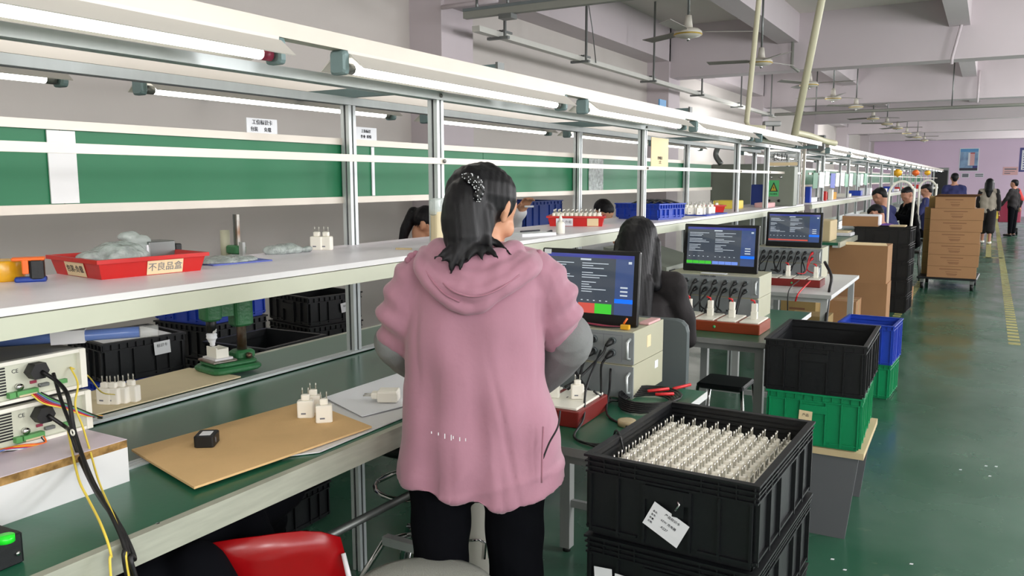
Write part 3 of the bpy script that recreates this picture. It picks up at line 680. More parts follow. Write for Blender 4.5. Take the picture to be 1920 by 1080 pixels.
MB().box((-.0145, -.002, -.03), (.0145, 0, .03), 'black_plastic').build('plate', c1, (.03, yf, .13)); MB().tube([(.03, yf - .004, .142), (.036, yf - .008, .136), (.028, yf - .008, .122), (.024, yf - .004, .116)], .003, 'chrome', 6).build('hook', c1)
lab(c2, -.165, .10, .05, .075, yf, [], R(-4)); lab(c2, -.10, .095, .07, .07, yf, [('产品标识', .009, 0, .018), ('品名', .008, -.018, .0)], R(2))
ins = MB().box((-.19, -.26, .095), (.19, .26, .10), 'wood_pale').build('divider', c1)
cm = Matrix.Translation((CX, CY, .645)) @ Matrix.Rotation(CR, 4, 'Z')
for i in range(11):
    for j in range(10):
        p = cm @ Vector((-.172 + i * .0345, -.235 + j * .0475 + random.uniform(-.003, .003), .100))
        charger(p, CR + R(90) + random.uniform(-.08, .08), 'white two-pin plug charger standing in rows in the front black crate', 'chargers in the front black crate', sc=1.1)
# middle stack: black crate on green crate on a board stool
c = crate((-.61, 3.92, .40), R(2), .56, .40, .235, 'green_plastic', 'green crate under the empty black crate, on a wooden stand', style=1)
lab(c, -.03, .13, .055, .055, -.28, [('产品', .014, 0, .008)], R(3), 'paper_cream')
c = crate((-.61, 3.92, .628), R(1), .58, .42, .235, 'black_plastic', 'empty black crate stacked on the green crate by the aisle', style=1)
t = empty('board_stand', (-.615, 3.95, 0), R(1), 'grey board stand with pale wooden edges under the green crate', 'stand')
MB().box((-.22, -.3, .37), (.22, .3, .398), 'wood_pale').build('top', t)
MB().prism([(-.2, -.285, 0), (.16, -.285, 0), (.2, -.285, .37), (-.2, -.285, .37)], (0, .022, 0), 'grey_panel').build('front_panel', t)
MB().prism([(-.2, .263, 0), (.16, .263, 0), (.2, .263, .37), (-.2, .263, .37)], (0, .022, 0), 'grey_panel').build('back_panel', t)
# small blue and green stack
crate((-.69, 6.45, .245), R(-3), .42, .38, .29, 'blue_plastic', 'blue crate on the green one behind the middle stack', style=1)
crate((-.69, 6.46, 0), R(-3), .40, .36, .25, 'green_plastic', 'green crate on the floor under the blue crate', style=1)
# stacks behind the near line
def stack(x, y, rz, L, Wd, tops, keys, labs, where, hgt=.17, st=1):
    z = tops
    for k, l in zip(keys, labs):
        z -= hgt; o = crate((x, y, z), rz, L, Wd, hgt, k, l, 'crates stacked behind the near line', st)
        if k == keys[0]: yield o
    n_ = int(z // hgt); h2 = z / max(1, n_)
    for q in range(n_): crate((x, y, z - (q + 1) * h2), rz, L, Wd, h2, 'black_plastic', 'lower black crate, %s from the floor in the stack %s' % (ORD[n_ - 1 - q], where), 'lower crates behind the near line', st)
a = list(stack(-3.16, 2.17, R(-10), .36, .34, .905, ['black_plastic', 'blue_plastic'], ['black crate with paper sheets, left behind the grey instruments', 'blue crate under the black crate with paper sheets'], 'behind the grey instruments'))[0]
q_ = lab(a, .172, .12, .07, .055, .07, [('标识卡', .016, 0, .01)]); q_.rotation_euler = (0, R(-3), R(90)); MB().box((-.14, -.15, .12), (.12, .14, .165), 'paper').build('paper_sheets', a); 
list(stack(-3.4, 2.82, R(2), .40, .38, 1.03, ['blue_plastic', 'black_plastic'], ['blue crate behind the green press', 'black crate under the blue crate behind the press'], 'behind the press'))
list(stack(-2.74, 2.56, R(2), .38, .37, .86, ['black_plastic'], ['empty black crate right behind the green press column'], 'right behind the press column'))
d = list(stack(-3.43, 3.6, R(-12), .38, .42, .90, ['black_plastic', 'black_plastic'], ['black crate with small white label left of the first post', 'black crate under the labelled one left of the first post'], 'left of the first post'))[0]
q_ = lab(d, .212, .09, .06, .055, .06, [('标识', .014, 0, .008)]); q_.rotation_euler = (0, R(-8), R(90))
list(stack(-3.1, 4.45, R(3), .42, .4, .93, ['green_plastic', 'blue_deep', 'blue_deep'], ['green crate between first post and pink jacket', 'blue crate under the green one beside the pink jacket', 'second blue crate down beside the pink jacket'], 'beside the pink jacket'))
# big blue bin standing on racking behind
bc = (at(985, 378, x=-3.35) + at(1057, 378, x=-3.35)) / 2; bx = bc.x - .25; t = crate((bx, bc.y, 1.04), 0, .70, .5, .335, 'blue_deep', 'large blue bin behind the raised hand', style=1); t2 = empty('bin_rack', (bx, bc.y, 0), 0, 'plain metal rack carrying the large blue bin', 'rack')
for x in (-.22, .22):
    for y in (-.28, .28): MB().box((x - .02, y - .02, 0), (x + .02, y + .02, 1.02), 'alu').build('leg', t2)
MB().box((-.25, -.35, 1.02), (.25, .35, 1.04), 'alu').build('shelf', t2)
# ------------------------------------------------------------------ things on the white shelf
def tray(loc, rz, L, Wd, Ht, k, label, texts, cat='tray', group=None):
    """L along local X (long front on local -Y)"""
    t = empty('parts_tray', loc, rz, label, cat, group); hx, hy = L / 2, Wd / 2; m = MB(); tp = .012
    outer0 = [(-hx + tp, -hy + tp, 0), (hx - tp, -hy + tp, 0), (hx - tp, hy - tp, 0), (-hx + tp, hy - tp, 0)]; outer1 = [(-hx, -hy, Ht), (hx, -hy, Ht), (hx, hy, Ht), (-hx, hy, Ht)]
    q = .004; in1 = [(x - math.copysign(q, x), y - math.copysign(q, y), z) for x, y, z in outer1]; in0 = [(x - math.copysign(q, x), y - math.copysign(q, y), .004) for x, y, z in outer0]
    m.add(outer0 + outer1 + in1 + in0, [(3, 2, 1, 0)] + [(i, (i + 1) % 4, 4 + (i + 1) % 4, 4 + i) for i in range(4)] + [(4 + i, 4 + (i + 1) % 4, 8 + (i + 1) % 4, 8 + i) for i in range(4)] + [(8 + i, 8 + (i + 1) % 4, 12 + (i + 1) % 4, 12 + i) for i in range(4)] + [(12, 13, 14, 15)], k)
    m.build('body', t)
    r = MB(); e = .006
    r.box((-hx - e, -hy - e, Ht - .010), (hx + e, -hy + .002, Ht), k).box((-hx - e, hy - .002, Ht - .010), (hx + e, hy + e, Ht), k).box((-hx - e, -hy + .002, Ht - .010), (-hx + .002, hy - .002, Ht), k).box((hx - .002, -hy + .002, Ht - .010), (hx + e, hy - .002, Ht), k)
    r.build('rim', t)
    for s_, side, pos, w, sz, kk in texts:
        tilt = math.atan2(tp, Ht); zc = (Ht - .010) * .5; off = tp * (1 - zc / Ht) - .0006 
        if side == 'f': o = MB().box((-w / 2, -.0005, -Ht * .37), (w / 2, 0, Ht * .37), kk).build('paper_label', t, (pos, -hy + off - .0012, zc)); o.rotation_euler = (-tilt * -1, 0, 0)
        else: o = MB().box((-w / 2, -.0005, -Ht * .37), (w / 2, 0, Ht * .37), kk).build('paper_label', t, (-hx + off - .0012, pos, zc)); o.rotation_euler = (tilt, 0, R(-90))
        if s_: text(s_, sz, 'ink_grey' if side == 'f' else 'ink', 'lettering', o, (0, -.0012, 0), (R(90), 0, 0), .0002)
    return t
p0, p1 = at(190, 526, z=ZS), at(385, 507, z=ZS); dr = math.atan2(p1.y - p0.y, p1.x - p0.x)
cdir = Vector((math.cos(dr), math.sin(dr), 0)); ndir = Vector((-cdir.y, cdir.x, 0)); Lt = (p1 - p0).length
tc = p0.lerp(p1, .5) + ndir * .13
tr1 = tray(tc, dr, Lt + .01, .26, .05, 'red_plastic', 'long red tray with two paper labels at the left of the shelf', [('不良品盒', 'f', .03, .10, .024, 'paper_cream'), ('包装-负载', 's', .0, .10, .02, 'paper_cream')])
def bag(name, c, rx, ry, rz_, label, k='plastic_bag_dense', rot=0, cat='bag', extra=()):
    pr = [('e', (0, 0, rz_ * .5), (rx, ry, rz_), 0)] + [('e', (a, b, c_), (r_, r_ * .8, r_ * .5), 0) for a, b, c_, r_ in extra]
    def fold(co, no): return (np.sin(co[:, 0] * 90 + co[:, 1] * 60) * .0018 + np.sin(co[:, 1] * 140 - co[:, 0] * 50 + co[:, 2] * 120) * .0015)
    o = blob(name, pr, .004, k, None, 1, fold); o.location = c; o.rotation_euler[2] = rot
    zmin = min(v.co.z for v in o.data.vertices)
    for v in o.data.vertices:
        if v.co.z < 0: v.co.z = 0
    return tag(o, label, cat)
def loc_in(t, x, y, z): return t.matrix_basis @ Vector((x, y, z)) if not isinstance(t, bpy.types.Object) else (Matrix.Translation(t.location) @ Matrix.Rotation(t.rotation_euler[2], 4, 'Z') @ Vector((x, y, z)))
bag('plastic_bag', loc_in(tr1, -.03, .0, .006), .085, .075, .052, 'crumpled grey plastic bag bulging out of the red tray', rot=dr + .2, extra=((-.08, 0, .04, .04), (.03, .01, .05, .05)))
bag('plastic_bag', loc_in(tr1, .055, .05, .006), .045, .04, .06, 'crinkly clear bag with reddish parts behind the grey bag', 'plastic_bag', rot=dr, extra=((0, 0, .07, .035), (-.02, .01, .085, .03)))
tag(MB().box((-.055, -.045, 0), (.0, .045, .002), 'paper').rbox((-.05, -.04, .002), (.03, .04, .07), .004, 'steel_grey').rbox((.03, -.04, .002), (.05, .03, .06), .004, 'black_dark').box((-.058, -.045, 0), (-.053, .04, .062), 'paper').build('small_carton', loc=loc_in(tr1, .115, .055, .006), rz=dr), 'small grey carton with white flaps in the right end of the red tray', 'carton')
# tape dispenser and rolls at the left edge
t = empty('tape_roll', at(26, 528, z=ZS) + Vector((-.05, .0, 0)), .3, 'amber roll of tape lying at the left end of the shelf', 'tape')
MB().lathe((0, 0, 0), [(.030, 0), (.048, 0), (.050, .004), (.050, .046), (.048, .05), (.030, .05)], 'amber_tape', 28).build('roll', t)
t = empty('tape_dispenser', at(66, 529, z=ZS) + Vector((-.02, .0, 0)), R(55), 'orange and dark tape dispenser beside the red tray', 'tape dispenser')
MB().rbox((-.045, -.02, 0), (.05, .02, .012), .006, 'blue_deep').build('base', t); MB().rbox((.0, -.022, .005), (.045, .022, .055), .008, 'black_plastic').build('body', t)
MB().rbox((-.05, -.022, .052), (.048, .022, .06), .005, 'orange').build('arm', t); MB().rbox((-.02, -.024, .02), (.0, .0, .055), .004, 'orange').build('blade_guard', t); t.scale = (.72, .8, 1)
t = empty('document_bag', at(440, 492, z=ZS), dr - .05, 'flat clear document bag with a blue edge beside the red tray', 'document bag')
MB().rbox((-.1, -.05, 0), (.1, .07, .004), .004, 'paper_blue').build('blue_edge', t); 
b_ = blob('paper_bundle', [('e', (-.02, .01, .006), (.10, .06, .016))], .004, 'plastic_bag_dense', t, 1, lambda co, no: np.sin(co[:, 0] * 120) * .0015)
for v in b_.data.vertices: v.co.z = max(v.co.z, .004)
bag('plastic_bag', at(545, 477, z=ZS) + Vector((-.05, .02, 0)), .075, .04, .022, 'small pale plastic bag lying on the shelf left of the two chargers', rot=R(75), extra=((.08, -.01, .01, .02),))
for i, px in enumerate((603, 620)): charger(at(px, 469, z=ZS) + Vector((-.02, 0, 0)), R(20), 'white charger standing near the shelf back, %s of the pair by the first post' % ('left' if i == 0 else 'right'), 'pair of chargers by the first post')
tag(MB().rbox((-.03, -.006, 0), (.03, .006, .006), .002, 'wood_pale').build('clip', loc=at(757, 468, z=ZS), rz=.3), 'small brown clip lying on the bare stretch of shelf', 'clip')
# bottle-green tag hanging on the second post
t = empty('hanging_glove_bag', (-1.665, 2.36, 1.30), 0, 'pale yellow glove bundle in plastic tied to the second post', 'glove bag')
MB().rbox((-.01, -.03, .0), (.022, .03, .145), .008, 'cream_board').build('bundle', t); MB().rbox((-.012, -.036, .13), (.02, .036, .19), .01, 'plastic_bag').build('wrapper', t)
# right part of the shelf
t = empty('paper_pad', at(992, 441, z=ZS), R(70), 'white papers and a pen lying on the shelf right of the woman\'s head', 'papers'); MB().box((-.1, -.07, 0), (.1, .07, .012), 'paper').build('paper_block', t); MB().tube([(-.05, .0, .018), (.08, .02, .018)], .004, 'ink', 6).build('pen', t)
tag(MB().tube([at(1018, 439, z=ZS + .006), at(1034, 433, z=ZS + .006)], .006, 'ink', 6).build('marker_pen'), 'dark marker pen on the shelf beside the white papers', 'pen')
tr2 = tray((-1.93, 4.05, ZS), R(22), .30, .22, .055, 'red_plastic', 'red tray full of upright chargers on the shelf above the monitor', [('包装-负载', 'f', -.06, .09, .018, 'paper'), ('', 'f', .09, .06, .02, 'paper_cream')])
for i in range(11):
    for j in range(4): charger(loc_in(tr2, -.12 + i * .024, -.07 + j * .046, .006), R(22) + R(90), 'white charger standing in the red tray above the monitor', 'chargers in the second red tray')
t = empty('glue_bottle', at(1051, 438, z=ZS), 0, 'small white dropper bottle in front of the second red tray', 'bottle')
MB().lathe((0, 0, 0), [(.018, 0), (.02, .003), (.02, .045), (.016, .052), (.008, .056)], 'white_plastic', 16).build('bottle', t); MB().lathe((0, 0, .056), [(.008, 0), (.008, .012), (.003, .03), (.002, .034)], 'white_plastic', 12).build('nozzle', t)
bb = crate((-1.86, 4.98, ZS), R(-14), .30, .34, .10, 'blue_plastic', 'low blue bin on the shelf left of the fourth front post', style=1, name='parts_bin')
for i in range(4): tag(MB().tube(bez([loc_in(bb, -.1 + i * .05, -.08, .09), loc_in(bb, -.05 + i * .05, .0, .12), loc_in(bb, -.02 + i * .06, .08, .1)], 4), .006, 'cable', 6).build('cable_piece'), 'black cable end lying in the low blue bin', 'cable', 'cables in the blue bin')
t = tag(MB().rbox((-.12, -.25, 0), (.10, .28, .008), .01, 'blue_plastic').build('blue_mat', loc=(-1.75, 5.75, ZS)), 'flat blue tray under the loose chargers right of the fourth front post', 'tray')
for i in range(13): charger((-1.83 + (i % 3) * .06, 5.52 + (i // 3) * .10, ZS + .008), R(20 * i), 'white charger standing on the flat blue tray', 'chargers on the flat blue tray')
tr3 = tray((-1.85, 6.25, ZS), R(30), .20, .14, .055, 'red_plastic', 'short red tray after the loose chargers, with paper label', [('', 'f', .0, .05, .02, 'paper_cream')])
for i in range(3): charger(loc_in(tr3, -.05 + i * .05, .0, .006), R(40), 'white charger in the short red tray', 'chargers in the short red tray')
simple('yellow_box', (-2.05, 7.0, ZS), (-1.85, 7.25, ZS + .07), 'yellow', 'yellow box on the shelf end in front of the grey cabinet', 'box')
simple('pink_parts_bag', (-1.82, 7.5, ZS), (-1.7, 7.8, ZS + .04), 'paper_pink', 'pinkish parts bag at the end of the near shelf', 'bag')
simple('blue_display', (-2.05, 8.3, ZS - .02), (-1.9, 8.33, ZS + .2), 'blue_deep', 'upright blue folder seen between the last posts', 'folder')
# ================================================================== LEFT END OF THE BENCH
# board box carrying the two instruments
t = empty('board_box', (-1.74, .3, ZBn), 0, 'white board box with raw chipboard edge carrying the instruments', 'box'); hB = .095
MB().box((0, -.9, 0), (.14, .785, hB - .018), 'melamine').build('carcass', t)
MB().box((-.02, -.9, hB - .018), (.139, .785, hB - .001), 'chipboard').build('top_core', t); MB().box((-.02, -.9, hB - .001), (.1395, .7855, hB), 'melamine_pink').build('top_face', t)
def psu(z, y1, label):
    x1 = -1.752; t = empty('bench_instrument', (x1, y1, z), 0, label, 'instrument'); L = .44; h = .088; D = .33
    MB().box((-D, -L, h - .004), (-.002, 0, h), 'psu_top').box((-D, -L, .004), (-.012, -.004, h - .004), 'machine_grey').build('case', t)
    m = MB().box((-.012, -L, h - .007), (.004, .003, h + .001), 'white_plastic').box((-.012, -L, 0), (.004, .003, .007), 'white_plastic').box((-.02, -.010, 0), (.006, .004, h), 'white_plastic'); m.build('bezel', t)
    MB().box((-.010, -L + .004, .007), (-.007, -.010, h - .007), 'psu_back').build('rear_panel', t)
    m = MB()
    for c in range(7):
        for r_ in range(10): y = -.20 - c * .0385; m.box((-.0072, y, .017 + r_ * .0062), (-.0062, y + .033, .0205 + r_ * .0062), 'black_dark')
    m.build('vent_slots', t, None)
    text('CE', .012, 'ink', 'lettering', t, (-.0065, -.147, h - .024), (R(90), 0, R(90)), .0002)
    MB().cyl((-.007, -.143, .030), (.003, -.143, .030), .0075, 'chrome', 14).build('fuse_holder', t)
    MB().box((-.007, -.118, .031), (-.003, -.105, .037), 'cap_red').build('switch', t)
    MB().rbox((-.007, -.102, .020), (.002, -.080, .028), .002, 'steel_grey', axis='x').build('serial_port', t)
    g = MB().box((-.007, -.168, .010), (.006, -.155, .022), 'green_term').box((-.007, -.153, .011), (.008, -.108, .022), 'green_term').box((-.004, -.15, .010), (.0095, -.112, .014), 'cream_board'); g.build('terminal_block', t)
    MB().box((-.007, -.062, .018), (.002, -.040, .027), 'green_term').build('terminal_block', t)
    MB().prism([(-.006, -.130, h - .03), (-.006, -.118, h - .012), (-.006, -.095, h - .012), (-.006, -.088, h - .03), (-.006, -.098, h - .045), (-.006, -.120, h - .045)], (.026, 0, 0), 'rubber').build('power_plug', t)
    return t
ps2 = psu(ZBn + hB, 1.098, 'lower beige bench instrument on the white board box')
ps1 = psu(ZBn + hB + .098, 1.092, 'upper beige bench instrument with dark top')
P = lambda t, x, y, z: t.location + Vector((x, y, z))
def cab(pts, r, k, label, name='cable', group=None, n=6, tube_n=6):
    return tag(MB().tube(bez(pts, n), r, k, tube_n).build(name), label, 'cable', group)
zt = ZBn + hB
cab([P(ps1, .02, -.105, .058), P(ps1, .05, -.09, .035), at(128, 745, x=-1.66), at(141, 815, x=-1.62), at(175, 905, x=-1.52), at(218, 975, x=-1.37), at(240, 1035, x=-1.31), at(248, 1090, x=-1.30), (-1.30, .98, .3), (-1.35, 1.0, .01)], .0045, 'cable', 'upper thick black power cord falling over the bench edge', tube_n=8)
cab([P(ps2, .02, -.105, .058), P(ps2, .05, -.085, .03), at(132, 810, x=-1.64), at(150, 860, x=-1.60), at(182, 925, x=-1.49), at(224, 985, x=-1.36), at(252, 1045, x=-1.305), at(257, 1090, x=-1.29), (-1.29, 1.02, .3), (-1.35, 1.05, .01)], .0045, 'cable', 'lower thick black power cord falling over the bench edge', tube_n=8)
cab([at(100, 700, x=-1.73), at(118, 760, x=-1.68), at(146, 830, x=-1.60), at(170, 900, x=-1.5), at(208, 965, x=-1.37), at(235, 1030, x=-1.31), at(240, 1090, x=-1.3), (-1.31, .95, .3)], .004, 'cable', 'third black cord between the two thick ones', tube_n=8)
cab([P(ps1, .0, -.03, .05), at(146, 720, x=-1.72), at(141, 760, x=-1.69), at(155, 800, x=-1.66), at(170, 850, x=-1.60), at(186, 905, x=-1.50), at(212, 965, x=-1.38), at(236, 1030, x=-1.312), at(244, 1095, x=-1.295), (-1.3, .93, .3)], .0022, 'yellow', 'right-hand thin yellow wire down the front of the board box', 'wire')
cab([at(127, 805, x=-1.70), at(135, 845, x=-1.62), at(148, 900, x=-1.50), at(165, 935, x=-1.44), at(190, 985, x=-1.35), at(208, 1040, x=-1.30), at(209, 1095, x=-1.29), (-1.3, .85, .4)], .0024, 'yellow', 'long thin yellow wire hanging over the bench edge at left', 'wire')
cab([P(ps1, .0, -.03, .05), at(165, 705, x=-1.80), at(190, 735, x=-1.95), at(215, 740, x=-2.1)], .0018, 'yellow', 'thin yellow wire running right toward the four chargers', 'wire')
for i, k in enumerate(('orange', 'amber_tape', 'red_clip', 'blue_tube', 'white_plastic', 'cable')):
    cab([P(ps2, .009, -.112 - i * .001, .012), P(ps2, .02, -.118, .0 - .002 * i), (-1.735, .93 - .01 * i, zt + .008), at(-30, 850 + 4 * i, z=zt + .004)], .002, k, '%s strand of the ribbon from the lower instrument' % ['orange', 'amber', 'red', 'blue', 'white', 'black'][i], 'ribbon_wire', 'ribbon wires of the lower instrument')
for i, k in enumerate(('yellow', 'red_clip', 'cap_red', 'blue_tube', 'green_term', 'cable')):
    cab([P(ps1, .009, -.125 + i * .004, .011), P(ps1, .025, -.11 + i * .006, -.01), P(ps1, .03, -.07 + i * .004, -.03), P(ps1, .028, -.02 + i * .003, -.06), P(ps1, .01, .03, -.075 - i * .001), P(ps1, -.03, .045, -.09)], .0018, k, 'thin %s wire looping from the upper instrument' % ['yellow', 'red', 'maroon', 'pale blue', 'green', 'black'][i], 'loose_wire', 'loose wires of the upper instrument')
tag(MB().tube([at(136, 811, x=-1.615) + Vector((.006 * math.cos(a), 0, .006 * math.sin(a))) for a in [q * .7 for q in range(10)]], .0018, 'white_plastic', 6).build('cable_tie'), 'white cable tie round the black cords', 'cable tie')
# blue clear tube and dark tool lying across the instruments
ba, bb_ = at(-30, 642, z=1.195), at(262, 622, z=1.20); t = empty('blue_tube', (0, 0, 0), 0, 'clear blue plastic tube lying across the upper instrument', 'tube')
MB().tube([ba, bb_], .013, 'blue_tube', 10).build('tube', t); MB().cyl(bb_, bb_ + (bb_ - ba).normalized() * .04, .0145, 'plastic_clear', 10).build('cap', t)
bm = ba.lerp(bb_, .42); MB().bar(bm, bm + (bb_ - ba).normalized() * .07, .028, .030, 'melamine').build('paper_wrap', t)
MB().box((-2.06, .98, zt + .187), (-2.02, 1.02, 1.181), 'black_plastic').build('rest', t)
simple('pink_card', (-1.98, .50, zt + .195), (-1.85, .72, zt + .20), 'paper_pink', 'pink card on the upper instrument at the left edge', 'card', r=.003)
t = empty('grey_clipboard', (-2.2, .9, 1.24), 0, 'x', 'x'); bpy.data.objects.remove(t)
# black control box at the bottom left corner
t = empty('control_box', (-1.495, .745, ZBn), R(3), 'black control box with green button at the bottom left corner', 'control box')
MB().rbox((-.075, -.3, 0), (.085, 0, .055), .005, 'black_plastic').build('case', t); gb = Matrix.Rotation(R(-3), 3, 'Z') @ (at(10, 1004, z=ZBn + .066) - t.location); MB().cyl((gb.x, gb.y, .055), (gb.x, gb.y, .066), .014, 'led_green', 16).build('button', t)
MB().cyl((.085, -.012, .02), (.088, -.012, .02), .004, 'chrome', 8).build('screw', t)
# cardboard sheet, papers, chargers on the bench
def sheet(name, pts, th, k, label, cat, z=ZBn + .002):
    return tag(MB().prism([(p[0], p[1], 0) for p in pts], (0, 0, th), k).build(name, loc=(0, 0, z)), label, cat)
sheet('white_sheet', [(-1.365, 1.43), (-1.42, 1.36), (-1.66, 1.72), (-1.655, 2.4), (-1.375, 2.4)], .003, 'melamine', 'large white sheet under the cardboard on the bench front', 'sheet')
sheet('cardboard_sheet', [(-1.755, 1.20), (-1.63, 1.165), (-1.418, 1.109), (-1.400, 1.30), (-1.372, 1.635), (-1.55, 1.69), (-1.705, 1.74)], .005, 'cardboard', 'flat brown cardboard sheet with the black charger on it', 'cardboard', ZBn + .008)
sheet('white_paper', [(-1.69, 1.80), (-1.46, 1.70), (-1.40, 1.95), (-1.40, 2.15), (-1.69, 2.3)], .002, 'paper', 'white paper under the lying charger beside the pink jacket', 'paper', ZBn + .009)
zc = ZBn + .013
t = empty('black_charger', (-1.625, 1.315, zc), R(35), 'black cube charger lying on the brown cardboard', 'charger')
MB().rbox((-.024, -.028, 0), (.024, .028, .03), .005, 'black_plastic').build('body', t); MB().box((-.012, -.02, .030), (.014, .012, .0306), 'paper').build('face_label', t); MB().box((.0242, -.014, .01), (.0246, -.008, .022), 'ink_grey').build('port', t)
for i, (px, py) in enumerate(((574, 782), (588, 772), (608, 791))): charger(at(px, py, z=zc), R(35 + 4 * i), 'white charger standing on the cardboard end, %s of three' % ['left', 'rear', 'right'][i], 'three chargers on the cardboard')
charger(at(748, 752, z=ZBn + .012) + Vector((0, 0, .018)), 0, 'white charger lying on its side on the white paper', None, (R(90), 0, R(-62)), sc=1.15)
sheet('kraft_sheet', [(-2.36, 1.15), (-2.115, 1.10), (-2.115, 1.86), (-2.37, 1.86)], .004, 'cream_board', 'beige cardboard on the far bench under the press', 'cardboard', ZBn + .008)
for i, (px, py) in enumerate(((203, 758), (218, 758), (233, 756), (252, 753))): charger(at(px, py, z=ZBn + .012) + Vector((-.01, 0, 0)), R(20), 'white charger standing on beige cardboard behind the board box, %s of four' % ['first', 'second', 'third', 'fourth'][i], 'four chargers behind the board box')
tag(MB().cyl((0, 0, 0), (0, 0, .002), .004, 'paper', 10).build('paper_dot', loc=at(296, 983, z=ZBn + .001)), 'tiny white dot on the bench near the front edge', 'scrap')
# green bench press
t = empty('bench_press', (-2.235, 1.93, ZBn + .012), R(-12), 'green cast iron hand press with a rusty column', 'press')
m = MB(); m.rbox((-.075, -.11, 0), (.085, .075, .022), .03, 'cast_green', 3).rbox((-.062, -.095, .022), (.072, .065, .036), .028, 'cast_green', 3); m.rbox((-.03, .0, .03), (.035, .075, .062), .015, 'cast_green', 3); m.build('base', t)
MB().rbox((-.05, -.10, .036), (.06, -.01, .044), .006, 'steel').build('table_plate', t)
w = MB().box((-.03, -.075, .044), (.035, -.07, .085), 'white_plastic').box((-.03, -.035, .044), (.035, -.03, .082), 'white_plastic').box((-.03, -.07, .044), (-.025, -.035, .08), 'white_plastic').box((.03, -.07, .044), (.035, -.035, .08), 'white_plastic').box((-.04, -.085, .044), (.045, -.02, .05), 'melamine'); w.build('white_fixture', t)
MB().cyl((0, .04, .03), (0, .04, .32), .017, 'steel', 18).build('column', t)
m = MB().rbox((-.032, .005, .145), (.032, .075, .245), .014, 'cast_green', 3).bar((0, .02, .21), (-.005, -.07, .212), .04, .05, 'cast_green').rbox((-.035, -.1, .175), (.03, -.04, .24), .014, 'cast_green', 3); m.build('head', t)
MB().cyl((0, -.07, .135), (0, -.07, .19), .017, 'black_plastic', 14).build('ram', t)
b_ = blob('tape_wrap', [('e', (0, -.07, .122), (.018, .018, .022)), ('e', (.003, -.07, .10), (.01, .01, .014)), ('c', (.01, -.07, .13), (.035, -.07, .15), .006, .003)], .0035, 'paper', t, 1, lambda co, no: np.sin(co[:, 2] * 500) * .001)
MB().cyl((.038, .04, .045), (.052, .04, .045), .010, 'steel', 10).build('bolt', t)
MB().box((-.014, .035, .32), (-.004, .045, .53), 'steel_grey').box((.0, .035, .32), (.012, .045, .53), 'steel').build('rack_bar', t)
MB().rbox((-.03, .01, .395), (.045, .05, .425), .01, 'cast_green').build('upper_clamp', t); MB().cyl((-.045, .02, .38), (-.045, .02, .475), .016, 'tester_white', 12).build('handle_grip', t)
MB().box((.062, .01, .395), (.086, .02, .44), 'machine_grey').build('side_plate', t)
# ================================================================== UNDER THE BENCH
t = empty('red_chair', (-1.42, 1.28, 0), R(48), 'red plastic chair with white cloth ties and dark jacket over it', 'chair')
def shell():
    m = MB(); nx, nz = 9, 7; vs = []
    for s_ in (0, 1):
        for j in range(nz):
            for i in range(nx):
                u = (i / (nx - 1) - .5) * 2; v = j / (nz - 1); w_ = .215 - .03 * v ** 3; z = .36 + .40 * v - .05 * abs(u) ** 3 * v
                vs.append((u * w_, + .05 * u * u - .07 * v + s_ * .006, z))
    N = nx * nz; fs = []
    for j in range(nz - 1):
        for i in range(nx - 1):
            a = j * nx + i; fs += [(a, a + 1, a + nx + 1, a + nx), (N + a + nx, N + a + nx + 1, N + a + 1, N + a)]
    bd = [i for i in range(nx)] + [j * nx + nx - 1 for j in range(1, nz)] + [(nz - 1) * nx + i for i in range(nx - 2, -1, -1)] + [j * nx for j in range(nz - 2, 0, -1)]
    fs += [(bd[i], N + bd[i], N + bd[(i + 1) % len(bd)], bd[(i + 1) % len(bd)]) for i in range(len(bd))]
    return m.add(vs, fs, 'chair_red', True)
shell().build('backrest', t)
MB().rbox((-.2, .0, .38), (.2, .38, .42), .05, 'chair_red').build('seat', t)
for x, y in ((-.17, .03), (.17, .03), (-.17, .34), (.17, .34)): MB().tube([(x, y, .39), (x * 1.12, y * 1.05 - (.02 if y < .1 else -.02), 0)], [.02, .014], 'chair_red', 8).build('leg', t)
MB().tube([(.21, -.05, .60), (.235, -.06, .555), (.19, -.08, .53), (.15, -.07, .56)], [.008, .012, .012, .006], 'white_cloth', 7).tube([(.22, -.06, .55), (.23, -.06, .48)], [.008, .006], 'white_cloth', 6).tube([(.19, -.02, .67), (.21, -.06, .56)], [.006, .008], 'white_cloth', 6).build('cloth_tie', t)
MB().tube([(-.17, -.07, .6), (-.2, -.06, .54), (-.16, -.08, .5)], .009, 'white_cloth', 7).build('cloth_tie', t)
fj = lambda co, no: np.sin(co[:, 0] * 45 + co[:, 2] * 12) * .006
o = blob('draped_jacket', [('c', (-1.50, .98, .70), (-1.60, 1.52, .74), .065, .07), ('c', (-1.55, 1.0, .60), (-1.64, 1.50, .64), .07, .07), ('c', (-1.46, 1.12, .70), (-1.37, 1.13, .60), .075, .07), ('c', (-1.37, 1.13, .60), (-1.335, 1.12, .42), .07, .03), ('c', (-1.52, 1.32, .72), (-1.44, 1.30, .66), .07, .05)], .012, 'navy_cloth', None, 3, fj)
tag(o, 'dark navy jacket hanging over the red chair under the bench', 'jacket')
t = empty('pipe_rail', (0, 0, 0), 0, 'grey steel foot pipe with coupling under the bench', 'pipe'); a, b = at(560, 1034, x=-1.46), at(775, 924, x=-1.46); dv = (b - a).normalized()
MB().cyl(a, a + dv * 1.5, .012, 'steel_grey', 10).build('pipe', t); MB().cyl(a + dv * .02, a + dv * .05, .019, 'steel', 10).cyl(a + dv * .04, a + dv * .04 + Vector((0, -.012, .04)), .012, 'steel', 10).build('coupling', t)
for q in (.03, .075): MB().tube(arc(a + dv * q + Vector((0, 0, -.005)), a + dv * (q + .01) + Vector((.005, 0, -.075)), .0, 4), .0025, 'paper', 5).build('cord', t)
